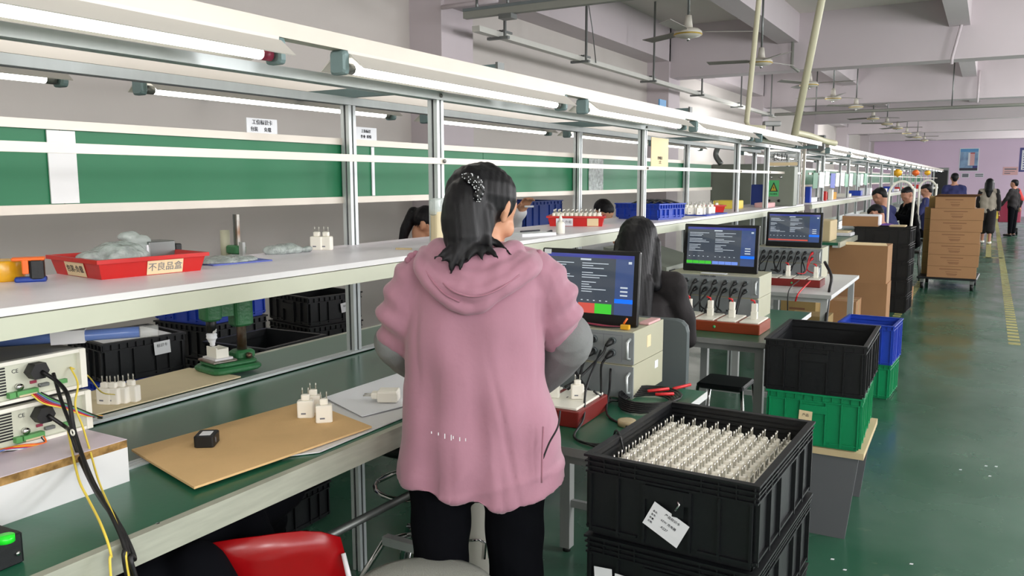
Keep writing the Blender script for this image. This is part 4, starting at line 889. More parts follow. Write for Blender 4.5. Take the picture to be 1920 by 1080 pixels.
MB().cyl(a + dv * .8, (a.x, (a + dv * .8).y, 0), .012, 'steel_grey', 8).build('stand_leg', t); MB().cyl(a + dv * .12, (a + dv * .12) - Vector((0, 0, (a + dv * .12).z)), .01, 'steel_grey', 8).build('stand_leg', t)
# ring stool under the bench
t = empty('lab_stool', (-1.66, 2.22, 0), 0, 'chrome lab stool with foot ring under the bench behind the pink jacket', 'stool')
MB().lathe((0, 0, .64), [(.15, 0), (.165, .01), (.165, .04), (.15, .05)], 'black_plastic', 24).build('seat', t); MB().cyl((0, 0, .3), (0, 0, .64), .02, 'chrome', 12).build('column', t)
MB().tube([(.15 * math.cos(q * .314), .15 * math.sin(q * .314), .50) for q in range(21)], .008, 'chrome', 6).build('foot_ring', t)
for q in range(4): MB().tube([(.0, 0, .58), (.15 * math.cos(q * 1.57 + .4), .15 * math.sin(q * 1.57 + .4), .50)], .007, 'chrome', 6).build('spoke', t)
for q in range(5): a_ = q * 1.257; MB().tube([(0, 0, .32), (.12 * math.cos(a_), .12 * math.sin(a_), .30), (.21 * math.cos(a_), .21 * math.sin(a_), .16), (.22 * math.cos(a_), .22 * math.sin(a_), .0)], .012, 'chrome', 6).build('leg', t)
# round stool in front and its white bracket
t = empty('round_stool', (-1.09, 1.47, 0), R(30), 'round grey woven-cushion stool at the bottom middle', 'stool')
MB().lathe((0, 0, .565), [(.15, 0), (.168, .006), (.172, .02), (.168, .036), (.14, .046), (.06, .05)], 'stool_grey', 36).build('seat', t)
MB().cyl((0, 0, .08), (0, 0, .57), .025, 'chrome', 12).build('column', t)
for q in range(5): a_ = q * 1.257; MB().tube([(0, 0, .1), (.2 * math.cos(a_), .2 * math.sin(a_), .06), (.24 * math.cos(a_), .24 * math.sin(a_), .0)], .014, 'black_plastic', 6).build('leg', t)
sb = at(886, 990, y=1.98); t = empty('swivel_base', (sb.x, 1.98, 0), R(32), 'cream plastic shrouded chair column seen between the legs', 'chair column')
bl = blob('shroud', [('l', [[(math.cos(a_ * .4488) * (rx * 1.15), math.sin(a_ * .4488) * .03, z) for a_ in range(14)] for z, rx in ((.36, .042), (.38, .046), (.45, .038), (.58, .034), (.68, .03), (.76, .016), (.80, .012))])], .006, 'white_plastic', t, 2)
MB().box((-.026, -.018, .05), (.026, .018, .37), 'machine_grey').build('tube_column', t); MB().tube([(-.02, -.035, .49), (.02, -.04, .495), (.04, -.03, .48), (.035, -.03, .43)], .004, 'chrome', 6).build('lever', t)
MB().rbox((-.12, -.12, 0), (.12, .12, .05), .05, 'black_plastic').build('foot_plate', t)
# ================================================================== TEST TABLES
def table(x0, x1, y0, y1, label, top='bench_green', z=.75):
    t = empty('test_table', ((x0 + x1) / 2, (y0 + y1) / 2, 0), 0, label, 'table', 'test tables'); hx, hy = (x1 - x0) / 2, (y1 - y0) / 2
    MB().box((-hx, -hy, z - .022), (hx, hy, z), top).build('tabletop', t)
    MB().box((-hx - .002, -hy - .002, z - .026), (hx + .002, -hy, z + .001), 'machine_grey').box((hx, -hy, z - .026), (hx + .002, hy, z + .001), 'melamine').build('edge_band', t)
    MB().box((-hx + .03, -hy + .03, z - .06), (hx - .03, -hy + .05, z - .026), 'machine_grey').box((-hx + .03, hy - .05, z - .06), (hx - .03, hy - .03, z - .026), 'machine_grey').box((hx - .05, -hy + .05, z - .06), (hx - .03, hy - .05, z - .026), 'machine_grey').box((-hx + .03, -hy + .05, z - .06), (-hx + .05, hy - .05, z - .026), 'machine_grey').build('frame', t)
    for sx, sy in ((1, -1), (-1, -1), (1, 1), (-1, 1)):
        m = MB().box((sx * (hx - .05) - .022, sy * (hy - .05) - .022, .02), (sx * (hx - .05) + .022, sy * (hy - .05) + .022, z - .026), 'machine_grey'); m.cyl((sx * (hx - .05), sy * (hy - .05), 0), (sx * (hx - .05), sy * (hy - .05), .02), .016, 'rubber', 10); m.build('leg', t)
    MB().box((-hx + .07, hy - .06, .2), (hx - .07, hy - .04, .23), 'machine_grey').build('stretcher', t)
    return t
T1 = table(-1.50, -.885, 2.16, 3.02, 'nearest test table beside the pink jacket')
T2 = table(-1.58, -.895, 4.08, 5.2, 'second test table behind the seated long-haired woman')
T3 = table(-1.62, -.91, 6.03, 7.45, 'third test table, white-topped, before the cartons', 'melamine')
def tester(x0, x1, y, z, npl, label, keys=('tester_white', 'tester_white'), D=.33, lab2=True, h=.125, npx=None):
    t = empty('power_tester', ((x0 + x1) / 2, y, z), 0, label, 'tester', 'stacked charger testers'); hw = (x1 - x0) / 2
    for q in (0, 1):
        zz = q * (h + .002); m = MB(); m.box((-hw + .006, .004, zz), (hw - .006, D, zz + h), keys[q]); m.build('upper_case' if q else 'lower_case', t)
        MB().box((-hw, -.002, zz + .004), (hw, .005, zz + h - .003), 'tester_front').build('front_panel', t)
        for s_ in (-1, 1): MB().tube([(s_ * (hw - .014), -.002, zz + .025), (s_ * (hw - .014), -.028, zz + .032), (s_ * (hw - .014), -.028, zz + h - .035), (s_ * (hw - .014), -.002, zz + h - .025)], .0055, 'alu', 8).build('handle', t)
    f = MB()
    for a in range(npl + 1): x = -hw + .045 + a * (2 * hw - .09) / npl; f.box((x - .0006, -.0028, h + .014), (x + .0006, -.002, 2 * h - .012), 'ink_grey')
    f.box((-hw + .045, -.0028, 2 * h - .014), (hw - .045, -.002, 2 * h - .0125), 'ink_grey').build('panel_lines', t)
    text('综合测试仪  多通道', .011, 'ink', 'lettering', t, (-.02, -.0032, 2 * h - .006), (R(90), 0, 0), .0002)
    return t, hw, h
def plugs(t, hw, h, n_, y, zb, seed, red=()):
    rnd = random.Random(seed); base = t.location; i0 = 0
    for r_ in (0, 1):
        for i in range(n_):
            x = -hw + .045 + (i + .5) * (2 * hw - .09) / n_; z = 2 * h - .035 - r_ * .045
            k = 'red_clip' if (r_, i) in red else 'rubber'
            q = empty('round_plug', base + Vector((x, -.002, z)), 0, ('red banana plug' if k == 'red_clip' else 'black round plug') + ' in the %s row of the %s tester, %s from the left' % (('upper', 'lower')[r_], t['which'], ORD[i]), 'plug', 'plugs on the %s tester' % t['which'])
            MB().cyl((0, 0, 0), (0, -.010, 0), .014, 'tester_dark', 12).build('socket', q)
            MB().cyl((0, -.004, .002), (0, -.009, .002), .006, 'chrome', 8).build('pin_ring', q)
            MB().tube([(0, -.008, 0), (0, -.03, -.004), (-.008, -.045, -.014)], [.011, .011, .006], k, 8).build('body', q)
            tx = base.x + x + rnd.uniform(-.07, .07); ty = y + rnd.uniform(-.04, .04)
            s0 = base + Vector((x - .008, -.047, z - .014)); s1 = Vector((tx, ty, zb + rnd.uniform(.0, .02)))
            mid = (s0 + s1) / 2 + Vector((rnd.uniform(-.04, .04), -.05, -.03 - rnd.uniform(0, .04)))
            m = MB().tube(bez([s0, s0 + Vector((-.008, -.02, -.03)), mid, s1], 6), .0045, k if r_ == 0 or i % 3 else 'cable', 6); o = m.build('plug_cable'); tag(o, '%s cable from the %s tester, %s plug of the %s row' % ('red' if k == 'red_clip' else 'black', t['which'], ORD[i], ('upper', 'lower')[r_]), 'cable', 'cables of the %s tester' % t['which'])
def outlet(x0, x1, y0, y1, z, k, n_, label, chs, rz=0):
    t = empty('outlet_box', ((x0 + x1) / 2, (y0 + y1) / 2, z), rz, label, 'outlet box', 'outlet boxes'); hx, hy = (x1 - x0) / 2, (y1 - y0) / 2; h = .055
    MB().rbox((-hx, -hy, 0), (hx, hy, h), .006, k, 2).build('body', t)
    for i in range(n_):
        x = -hx + (i + .5) * 2 * hx / n_; w = hx / n_ * .84
        m = MB().rbox((x - w, -hy + .012, h), (x + w, hy - .012, h + .009), .004, 'white_plastic')
        for a in (-.3, .3): m.box((x + a * w - .002, -.01, h + .009), (x + a * w + .002, .004, h + .0095), 'ink')
        m.build('socket', t)
    MB().cyl((0, -hy - .001, h * .5), (0, -hy - .004, h * .5), .008, 'label_green', 12).build('badge', t)
    for i in chs:
        x = -hx + (i + .5) * 2 * hx / n_; p = Matrix.Translation(t.location) @ Matrix.Rotation(rz, 4, 'Z') @ Vector((x, 0, h + .009))
        q = empty('adapter', p, rz, 'white adapter standing in the %s' % t['short'] if 'short' in t else 'white adapter standing in an outlet box', 'adapter', 'adapters on the outlet boxes')
        m = MB().rbox((-.017, -.014, 0), (.017, .014, .042), .004, 'white_plastic'); m.build('body', q); MB().rbox((-.015, -.012, .042), (.015, .012, .085), .004, 'cream_plastic').build('charger_body', q)
        MB().tube([(0, 0, .085), (0, -.005, .098), (-.02, -.01, .105)], .005, 'red_clip', 6).build('red_clip', q)
        q['label'] = 'white adapter standing in the %s, socket %s from the left' % (label.split(',')[0], ['first', 'second', 'third', 'fourth', 'fifth'][i])
    return t
t, hw, h = tester(-1.545, -1.085, 2.765, .75, 5, 'nearest grey-beige charger tester under the first monitor'); t['which'] = 'nearest'
MB().box((hw - .0055, .15, h + .045), (hw - .0050, .19, h + .09), 'paper_cream').build('sticker', t); MB().box((hw - .0055, .24, .07), (hw - .0050, .275, .10), 'paper').build('sticker', t)
plugs(t, hw, h, 5, 2.5, .82, 1)
o1 = outlet(-1.42, -1.11, 2.34, 2.60, .75, 'outlet_red', 2, 'red outlet box, on the nearest table', [0], R(2))
charger((-1.17, 2.47, .815), R(30), 'white charger lying on the corner of the nearest outlet box')
q = empty('tall_adapter', (-1.25, 2.45, .814), R(20), 'stack of white adapters rising from the nearest outlet box', 'adapter')
MB().rbox((-.02, -.018, 0), (.02, .018, .05), .004, 'white_plastic').build('lower_adapter', q); MB().rbox((-.018, -.016, .05), (.018, .016, .085), .004, 'cream_plastic').build('middle_adapter', q); MB().rbox((-.026, -.02, .085), (.026, .02, .115), .005, 'white_plastic').build('charger_body', q)
t2_, hw, h = tester(-1.655, -1.10, 4.72, .75, 8, 'second pale green-beige tester with eight plugs per row'); t2_['which'] = 'second'; plugs(t2_, hw, h, 8, 4.45, .82, 2)
o2 = outlet(-1.46, -.985, 4.27, 4.52, .75, 'outlet_brown', 4, 'brown outlet box, on the second table', [0, 1, 2, 3])
t3_, hw, h = tester(-1.665, -1.135, 6.97, .75, 8, 'third tester behind, under the third monitor'); t3_['which'] = 'third'; plugs(t3_, hw, h, 8, 6.7, .82, 3, ((0, 7), (1, 7)))
o3 = outlet(-1.46, -1.05, 6.42, 6.64, .75, 'outlet_red', 4, 'dark red outlet box, on the third table', [1, 3])
def monitor(x0, x1, y, z, hgt, label, kind, rz=0, tilt=4.5):
    t = empty('monitor', ((x0 + x1) / 2, y, z), rz, label, 'monitor', 'flat monitors on the testers'); t.rotation_euler = (R(-tilt), 0, rz); hw = (x1 - x0) / 2; d = .018
    MB().rbox((-hw, 0, 0), (hw, d, hgt), .008, 'monitor_black', 3, axis='y').build('housing', t)
    sx0, sx1, sz0, sz1 = -hw + .022, hw - .022, .042, hgt - .018; w, hh = sx1 - sx0, sz1 - sz0
    s_ = MB().box((sx0, -.0008, sz0), (sx1, .001, sz1), 'scr_a').build('screen', t)
    f = MB(); U = lambda a, b, c, e, k, L=0: f.box((sx0 + a * w, -.0012 - L * .0004, sz0 + b * hh), (sx0 + c * w, -.0008, sz0 + e * hh), k)
    U(0, .94, 1, 1, 'scr_bar'); U(.8, 0, 1, .94, 'scr_side'); 
    for q in range(3): U(.86, .42 - q * .065 + .03, .94, .445 - q * .065 + .03, 'scr_text', 2)
    U(.8, .2, 1, .27, 'scr_btn', 1); U(.94, .86, .975, .90, 'scr_text', 2); U(.40, .895, .52, .925, 'scr_text', 2)
    rnd = random.Random(len(label))
    for c0 in (.03, .42):
        for q in range(13):
            if q in (3, 7): continue
            U(c0, .84 - q * .04, c0 + rnd.uniform(.08, .30), .852 - q * .04, 'scr_text', 1)
        for q in range(5): U(c0 + q * .07, .21, c0 + q * .07 + .02, .225, 'scr_text', 1)
    if kind == 0: U(.2, 0, .38, .17, 'scr_lblue'); U(.39, 0, .58, .17, 'scr_red'); U(.58, 0, .77, .17, 'scr_green')
    if kind == 1:
        for q in range(4): U(.0 + q * .095, .02, .09 + q * .095, .10, 'scr_green'); U(.39 + q * .095, .02, .48 + q * .095, .10, 'scr_lblue')
    if kind == 2: U(0, .04, .78, .09, 'scr_red')
    f.build('screen_display', t)
    MB().box((-.08, d, .0), (.08, d + .1, .012), 'monitor_black').bar((0, d, .02), (0, d + .07, .1), .05, .01, 'monitor_black').build('stand', t)
    return t
m1 = monitor(-1.515, -1.105, 2.845, 1.004, .285, 'nearest black monitor with red and green tiles on screen', 0)
MB().box((-.195, -.0015, .262), (-.165, 0, .28), 'paper').build('asset_sticker', m1)
m2 = monitor(-1.60, -1.145, 4.86, 1.004, .285, 'second black monitor with green and blue tiles on screen', 1, R(-2))
m3 = monitor(-1.60, -1.15, 7.02, 1.004, .285, 'third black monitor with a red bar on screen', 2, R(-2))
t = empty('cable_bundle', (-1.12, 2.80, 1.004), 0, 'small red and black lead with yellow connector on the first tester', 'lead')
MB().tube(bez([(-.25, .02, .006), (-.18, .0, .01), (-.08, .0, .006), (-.02, .0, .008)], 5), .004, 'cap_red', 6).build('red_lead', t); MB().tube(bez([(-.25, .03, .01), (-.12, -.015, .004), (-.02, .0, .006)], 5), .003, 'cable', 6).build('black_lead', t)
MB().rbox((-.03, -.012, 0), (.005, .008, .018), .004, 'amber_tape').build('connector', t); MB().tube([(-.02, 0, .02), (-.01, .01, .04)], .004, 'orange', 6).build('orange_lead', t)
simple('sticky_notes', (-1.13, 2.93, 1.003), (-1.09, 3.06, 1.012), 'paper_pink', 'pad of pink sticky notes on the first tester', 'notes', r=.003)
simple('white_paper', (-1.45, 4.74, 1.004), (-1.3, 4.79, 1.007), 'paper', 'strip of white paper in front of the second monitor', 'paper', r=.002)
# coil of test leads on the first table
t = empty('lead_coil', (-1.02, 2.72, .752), 0, 'coil of black test leads with red clips on the first table', 'test leads'); m = MB()
for q in range(6): m.tube([(.085 * math.cos(a_ * .42) * (1 + .06 * q) , .13 * math.sin(a_ * .42) + .01 * q, .006 + .004 * q) for a_ in range(16)], .004, 'cable', 6)
m.build('coil', t)
for a_, b_ in (((-.02, .08, .03), (.035, .15, .03)), ((.02, .05, .03), (.075, .09, .03)), ((.05, .16, .03), (.085, .25, .03))): MB().cyl(a_, b_, .006, 'red_clip', 8).build('red_clip', t)
m = MB(); [m.tube([(-.12 + .008 * math.cos(a_), -.08 + a_ * .003, .012 + .008 * math.sin(a_)) for a_ in [q * .8 for q in range(24)]], .003, 'cable', 5)]; m.build('spiral_lead', t)
cab([(-1.33, 2.75, .93), (-1.27, 2.66, .86), (-1.18, 2.66, .775), (-1.08, 2.70, .762), (-1.0, 2.68, .76)], .005, 'cable', 'thick black cable crossing in front of the nearest tester')
cab([(-1.2, 2.73, .93), (-1.15, 2.5, .85), (-1.10, 2.37, .78), (-1.07, 2.24, .757), (-.97, 2.22, .757), (-.95, 2.4, .756), (-1.08, 2.52, .757), (-1.15, 2.70, .80), (-1.17, 2.755, .86)], .0042, 'cable', 'black cable looping over the front of the nearest table')
cab([(-1.05, 2.22, .757), (-.93, 2.17, .765), (-.85, 2.05, .865), (-.80, 2.0, .80)], .003, 'cable', 'thin black cable running into the crate of chargers')
cab([(-1.30, 2.36, .80), (-1.25, 2.28, .74), (-1.22, 2.1, .72), (-1.17, 1.93, .66)], .004, 'cable', 'black lead hanging off the front of the nearest table')
tag(MB().cyl((0, 0, 0), (.028, .004, .0), .005, 'chrome', 10).build('jack_plug', loc=(-1.145, 2.22, .758)), 'silver jack plug at the front edge of the nearest table', 'plug')
t = tag(MB().lathe((0, 0, 0), [(.024, 0), (.03, 0), (.03, .018), (.024, .018)], 'tape_clear', 20).build('tape_ring', loc=(-.985, 2.46, .751)), 'ring of beige tape beside the charger crate', 'tape')
cab([(-1.1, 6.9, .9), (-1.0, 6.6, .82), (-.95, 6.2, .74), (-.93, 6.0, .5), (-.90, 5.98, .2), (-.88, 6.0, .01)], .012, 'cable', 'thick bundle of black cables falling off the third table', tube_n=8)
cab([(-1.2, 6.42, .8), (-1.19, 6.0, .77), (-1.19, 5.98, .6), (-1.22, 5.97, .55)], .004, 'cable', 'black lead hanging off the front of the third table')
cab([(-1.12, 6.42, .8), (-1.12, 6.0, .76), (-1.14, 5.99, .70)], .006, 'red_clip', 'red clip lead hanging at the third outlet box')
# chair of the long-haired woman
t = empty('office_chair', (-1.23, 3.46, 0), R(-85), 'grey-backed chair of the long-haired woman', 'chair')
MB().rbox((-.2, -.2, .44), (.2, .2, .5), .04, 'black_plastic').build('seat', t); o = MB().rbox((-.012, -.22, .62), (.012, .2, .985), .05, 'tester_dark', 3, axis='x').build('backrest', t, (.235, -.02, 0))
MB().tube([(.1, 0, .45), (.24, 0, .5), (.262, 0, .7)], .014, 'steel_grey', 8).build('back_bracket', t); MB().cyl((0, 0, .1), (0, 0, .45), .025, 'steel_grey', 10).build('column', t)
for q in range(5): a_ = q * 1.257; MB().tube([(0, 0, .12), (.26 * math.cos(a_), .26 * math.sin(a_), .02)], [.02, .014], 'black_plastic', 6).build('leg', t)
t = empty('wire_stool', (-1.2, 4.45, 0), 0, 'low stool frame under the second test table', 'stool')
MB().rbox((-.13, -.13, .42), (.13, .13, .45), .02, 'black_plastic').build('seat', t)
for x, y in ((-.12, -.12), (.12, -.12), (-.12, .12), (.12, .12)): MB().tube([(x, y, .43), (x * 1.3, y * 1.3, 0)], .01, 'chrome', 6).build('leg', t)
MB().tube([(-.14, -.14, .2), (.14, -.14, .2), (.14, .14, .2), (-.14, .14, .2), (-.14, -.14, .2)], .007, 'chrome', 6).build('foot_ring', t)
# machine seen between line and second table
t = empty('slanted_machine', (-1.90, 4.95, ZBn + .006), 0, 'grey slanted-top machine on the bench behind the seated woman', 'machine')
MB().prism([(-.2, -.15, 0), (.22, -.15, 0), (.22, -.15, .12), (-.2, -.15, .23)], (0, .7, 0), 'cabinet').build('body', t); MB().box((.221, -.1, .03), (.225, .0, .1), 'black_dark').build('label', t)
# ================================================================== CARTONS, CART
def carton(x0, x1, y0, y1, z0, z1, label, rz=0, k='carton', tape=None, group=None, ink=0):
    cx, cy = (x0 + x1) / 2, (y0 + y1) / 2; t = empty('carton', (cx, cy, z0), rz, label, 'carton', group); hx, hy, h = (x1 - x0) / 2, (y1 - y0) / 2, z1 - z0
    MB().box((-hx, -hy, 0), (hx, hy, h - .004), k).build('body', t)
    MB().box((-hx, -hy, h - .004), (hx, -.002, h), k).build('flap', t); MB().box((-hx, .002, h - .004), (hx, hy, h), k).build('flap', t)
    if tape == 'top': MB().box((-hx - .001, -.03, -.001 + h), (hx + .001, .03, h + .001), 'tape_clear').box((hx, -.03, h * .5), (hx + .001, .03, h), 'tape_clear').build('tape', t)
    if ink:
        m = MB()
        for a, b, z, zz in ((-.25, .2, .72, .78), (-.12, .12, .5, .54), (-.1, .12, .3, .36), (-.08, .1, .2, .24)): m.box((hx * 2 * a, -hy - .0008, h * z), (hx * 2 * b, -hy, h * zz), 'carton_ink')
        m.build('print', t)
    return t
carton(-1.47, -.885, 9.6, 10.0, 0, .44, 'large brown carton on the floor, bottom of the aisle stack')
c_ = carton(-1.49, -.895, 9.6, 10.02, .44, .85, 'large brown carton on top of the aisle stack, edge torn', R(-1))
MB().prism([(-.29, -.205, .41), (.29, -.205, .41), (.27, -.16, .435), (-.27, -.16, .44)], (0, .01, 0), 'paper_cream').build('torn_flap', c_)
carton(-1.42, -1.10, 8.9, 9.3, 0, .32, 'shiny taped small carton in front of the large cartons', 0, 'carton', 'top', ink=0)
carton(-1.78, -1.44, 8.6, 9.0, 0, .34, 'printed carton under the third test table, right one', 0, 'carton_side', ink=1)
carton(-1.52, -1.18, 7.7, 8.0, 0, .33, 'printed carton behind the third table legs', 0, 'carton_side', ink=1)
for i in range(5): crate((-1.05, 10.75, .2 * i), R(-3), .45, .62, .2, 'black_dark', 'black crate in the tall stack behind the brown cartons, %s' % ['bottom', 'second', 'third', 'fourth', 'top'][i], 'tall black crates behind the cartons', 1)
t = empty('open_carton', (-1.32, 10.75, 1.0), 0, 'open brown tray carton lined with white foam on the black crates', 'carton'); MB().box((-.2, -.12, 0), (.2, -.11, .12), 'carton').box((-.2, .11, 0), (.2, .12, .12), 'carton').box((-.2, -.11, 0), (-.19, .11, .12), 'carton').box((.19, -.11, 0), (.2, .11, .12), 'carton').box((-.19, -.11, 0), (.19, .11, .01), 'carton').build('body', t)
MB().rbox((-.185, -.105, .01), (.22, .105, .14), .02, 'white_cloth').build('foam_liner', t)
simple('white_sheets', (-1.75, 10.25, ZBn + .004), (-1.36, 10.9, .935), 'white_cloth', 'stack of white foam sheets on the far line bench', 'sheets')
simple('brown_sheets', (-1.70, 10.3, .936), (-1.4, 10.7, .95), 'cream_board', 'beige cardboard on the white foam sheets', 'cardboard')
simple('brown_board', (-1.0, 10.62, 1.002), (-.82, 10.85, 1.02), 'wood_pale', 'pale board lying on the black crate stack', 'board')
simple('grey_bin', (-1.08, 12.2, 0), (-.86, 12.5, .5), 'machine_grey', 'grey bin between black stack and cart', 'bin')
simple('small_carton', (-.93, 11.7, 0), (-.78, 11.9, .17), 'carton', 'small brown carton on the floor beside the black stack', 'carton')
# loaded cart
t = empty('platform_cart', (-.42, 13.45, 0), R(-2), 'dark platform cart on four castors carrying cartons', 'cart')
MB().rbox((-.40, -.36, .145), (.36, .55, .175), .02, 'black_plastic').build('deck', t)
for x, y in ((-.33, -.28), (.3, -.28), (-.33, .45), (.3, .45)):
    q = MB().bar((x, y, .145), (x, y, .06), .06, .05, 'steel_grey').build('castor', t); MB().cyl((x - .02, y, .05), (x + .02, y, .05), .05, 'rubber', 14).build('wheel', q)
for i in range(7):
    z0 = .176 + i * .163; dx = random.uniform(-.015, .015); w0 = -.70 + (.05 if i == 6 else 0); w1 = -.075 + dx + (-.07 if i == 6 else .03 * (i in (4, 5)))
    o = carton(w0, w1, 13.1, 13.48, z0, z0 + .160, 'brown printed carton on the cart, front column layer %d' % (i + 1), 0, 'carton', None, 'cartons on the cart', 1)
    o['label'] = 'brown printed carton in the front column on the cart, %s' % ['bottom', 'second up', 'third up', 'fourth up', 'fifth up', 'second from top', 'topmost with open flap'][i]
    o = carton(w0 - .1, w1 - .1, 13.5, 13.9, z0, z0 + .160, 'x', 0, 'carton_side', None, 'cartons on the cart', 0)
    o['label'] = 'taped carton in the rear column on the cart, %s' % ['bottom', 'second up', 'third up', 'fourth up', 'fifth up', 'second from top', 'topmost'][i]
    MB().box((-.314, -.06, .03), (-.3125, .0, .11), 'paper').build('paper_label', o)
top = [o for o in bpy.data.objects if o.get('label', '').endswith('topmost with open flap')][0]
MB().prism([(-.27, -.19, .16), (.25, -.19, .16), (.33, -.26, .195), (-.2, -.26, .195)], (0, .003, .004), 'carton_ink').build('open_flap', top)
# white garment hoops by the far line
for i, (a, b, c) in enumerate(((1666, 1700, 1713), (1722, 1735, 1754))):
    yv = 12.0 if i == 0 else 14.5; A = at(a, 380, y=yv); B_ = at(c, 380, y=yv); top_ = at(b, 340 if i == 0 else 338, y=yv).z; cxh, rxh = (A.x + B_.x) / 2, (B_.x - A.x) / 2; zb_ = top_ - rxh * 1.25
    pts = [Vector((A.x, yv, .9))] + [Vector((cxh - rxh * math.cos(R(w_)), yv, zb_ + rxh * 1.25 * math.sin(R(w_)))) for w_ in range(0, 181, 30)] + [Vector((B_.x - .03, yv, .5)), Vector((B_.x - .05, yv, 0))]
    tag(MB().tube(bez(pts, 5), .016, 'white_plastic', 8).build('white_hoop'), 'tall white hoop of plastic tube, %s of the two' % ['nearer', 'farther'][i], 'hoop')
# far right corner
t = empty('maroon_cart', (.32, 27.6, 0), 0, 'maroon trolley with yellow side beyond the walking woman', 'trolley'); MB().rbox((-.05, -.3, .35), (.5, .3, .95), .03, 'cap_red').build('body', t); MB().box((-.3, -.3, .45), (-.05, .3, .85), 'yellow').build('yellow_side', t)
for x in (-.2, .4): MB().cyl((x, -.2, .1), (x + .05, -.2, .1), .1, 'rubber', 12).box((x, -.22, .15), (x + .03, -.18, .45), 'steel_grey').build('wheel', t)
t = empty('dark_chair', (.86, 13.6, 0), 0, 'black chair leg frame cut by the right edge of the photo', 'chair')
MB().rbox((-.12, -.2, .42), (.25, .2, .47), .03, 'black_plastic').build('seat', t)
for x, y in ((-.1, -.17), (.2, -.17), (-.1, .17), (.2, .17)): MB().tube([(x, y, .43), (x - (.09 if x < 0 else -.05), y, 0)], .012, 'black_plastic', 6).build('leg', t)
t = empty('dark_door_cabinet', (-1.6, 34.6, 0), 0, 'dark tall cabinet at the end of the far line', 'cabinet'); MB().box((-.3, 0, 0), (.25, .4, 2.0), 'steel_grey').build('body', t); MB().box((-.28, -.02, .1), (.23, 0, 1.9), 'black_dark').build('door', t)
# litter on the floor
for i, (px, py) in enumerate(((1557, 1049), (1580, 1069), (1705, 1058), (1798, 881), (1865, 875), (1853, 893), (1846, 874))):
    tag(MB().prism([(0, 0, 0), (.012, .002, 0), (.014, .010, 0), (.003, .009, 0)], (0, 0, .002), 'paper').build('paper_scrap', loc=at(px, py, z=.001)), 'tiny white scrap on the green floor', 'scrap', 'scraps on the floor')
# ================================================================== PEOPLE
def rot(yaw, pitch): return Matrix.Rotation(yaw, 3, 'Z') @ Matrix.Rotation(pitch, 3, 'X')
def head_prims(c, m, s=1.0):
    """head facing +Y in its own frame, m: 3x3 turn; c: centre of the skull"""
    q = lambda x, y, z: tuple(Vector(c) + m @ Vector((x * s, y * s, z * s)))
    P_ = [('c', q(0, -.02, .02), q(0, .02, .025), .078 * s, .075 * s), ('c', q(0, .03, -.01), q(0, .045, -.065), .062 * s, .045 * s), ('c', q(-.025, .02, -.07), q(0, .062, -.088), .034 * s, .028 * s), ('c', q(.025, .02, -.07), q(0, .062, -.088), .034 * s, .028 * s),
          ('c', q(0, .088, -.012), q(0, .106, -.040), .008 * s, .013 * s), ('c', q(-.03, .074, .012), q(.03, .074, .012), .016 * s, .016 * s), ('c', q(-.016, .09, -.064), q(.016, .09, -.064), .009 * s, .009 * s),
          ('c', q(-.02, .083, .0), q(-.045, .06, -.03), .02 * s, .022 * s), ('c', q(.02, .083, .0), q(.045, .06, -.03), .02 * s, .022 * s)]
    for x in (-1, 1): P_ += [('c', q(x * .079, -.005, .012), q(x * .077, .0, -.03), .012 * s, .008 * s), ('c', q(x * .086, -.014, .018), q(x * .084, -.012, -.01), .007 * s, .006 * s)]
    return P_, q
def face_bits(root, q, s=1.0):
    for x in (-.031, .031):
        e = MB().ball(q(x, .071, -.006), .0125 * s, 'eye_white', 10, 8); f = e.ball(q(x, .078, -.006), .0065 * s, 'eye_dark', 8, 6); e.build('eye', root)
    MB().tube([q(-.02, .094, -.064), q(0, .100, -.062), q(.02, .094, -.064)], [.002 * s, .0045 * s, .002 * s], 'lip', 6).build('lips', root)
    for x in (-1, 1): MB().tube([q(x * .046, .076, .018), q(x * .03, .088, .024), q(x * .016, .09, .02)], [.002 * s, .003 * s, .002 * s], 'hair', 5).build('eyebrow', root)
def hand_prims(w, d, n, side, s=1.0, curl=.5):
    """w wrist, d pointing direction, n back-of-hand normal, side +1 thumb toward d x n"""
    w, d, n = Vector(w), Vector(d).normalized(), Vector(n).normalized(); n = (n - d * n.dot(d)).normalized(); b = d.cross(n) * side; P_ = []
    for k, (o_, L) in enumerate(((-.03, .062), (-.010, .075), (.011, .078), (.030, .072))):
        k0 = w + d * .012 * s + b * o_ * .5 * s; k1 = w + d * (.086 if k else .076) * s + b * o_ * s; P_.append(('c', tuple(k0), tuple(k1), .014 * s, .0115 * s))
        p = k1; dd = d.copy()
        for j, f in enumerate((.45, .32, .26)):
            a = curl * (.5 + .45 * j); dd2 = (dd * math.cos(a) - n * math.sin(a)).normalized(); p2 = p + dd2 * L * f * s
            P_.append(('c', tuple(p), tuple(p2), (.0098 - .001 * j) * s, (.0090 - .001 * j) * s)); p = p2; dd = dd2
    t0 = w + d * .022 * s + b * .022 * s; t1 = t0 + (d * .028 + b * .028 - n * .01) * s; t2 = t1 + (d * .030 + b * .008 - n * .012) * s; t3 = t2 + (d * .022 - n * .008) * s
    P_ += [('c', tuple(t0), tuple(t1), .015 * s, .012 * s), ('c', tuple(t1), tuple(t2), .0115 * s, .010 * s), ('c', tuple(t2), tuple(t3), .010 * s, .008 * s)]
    return P_
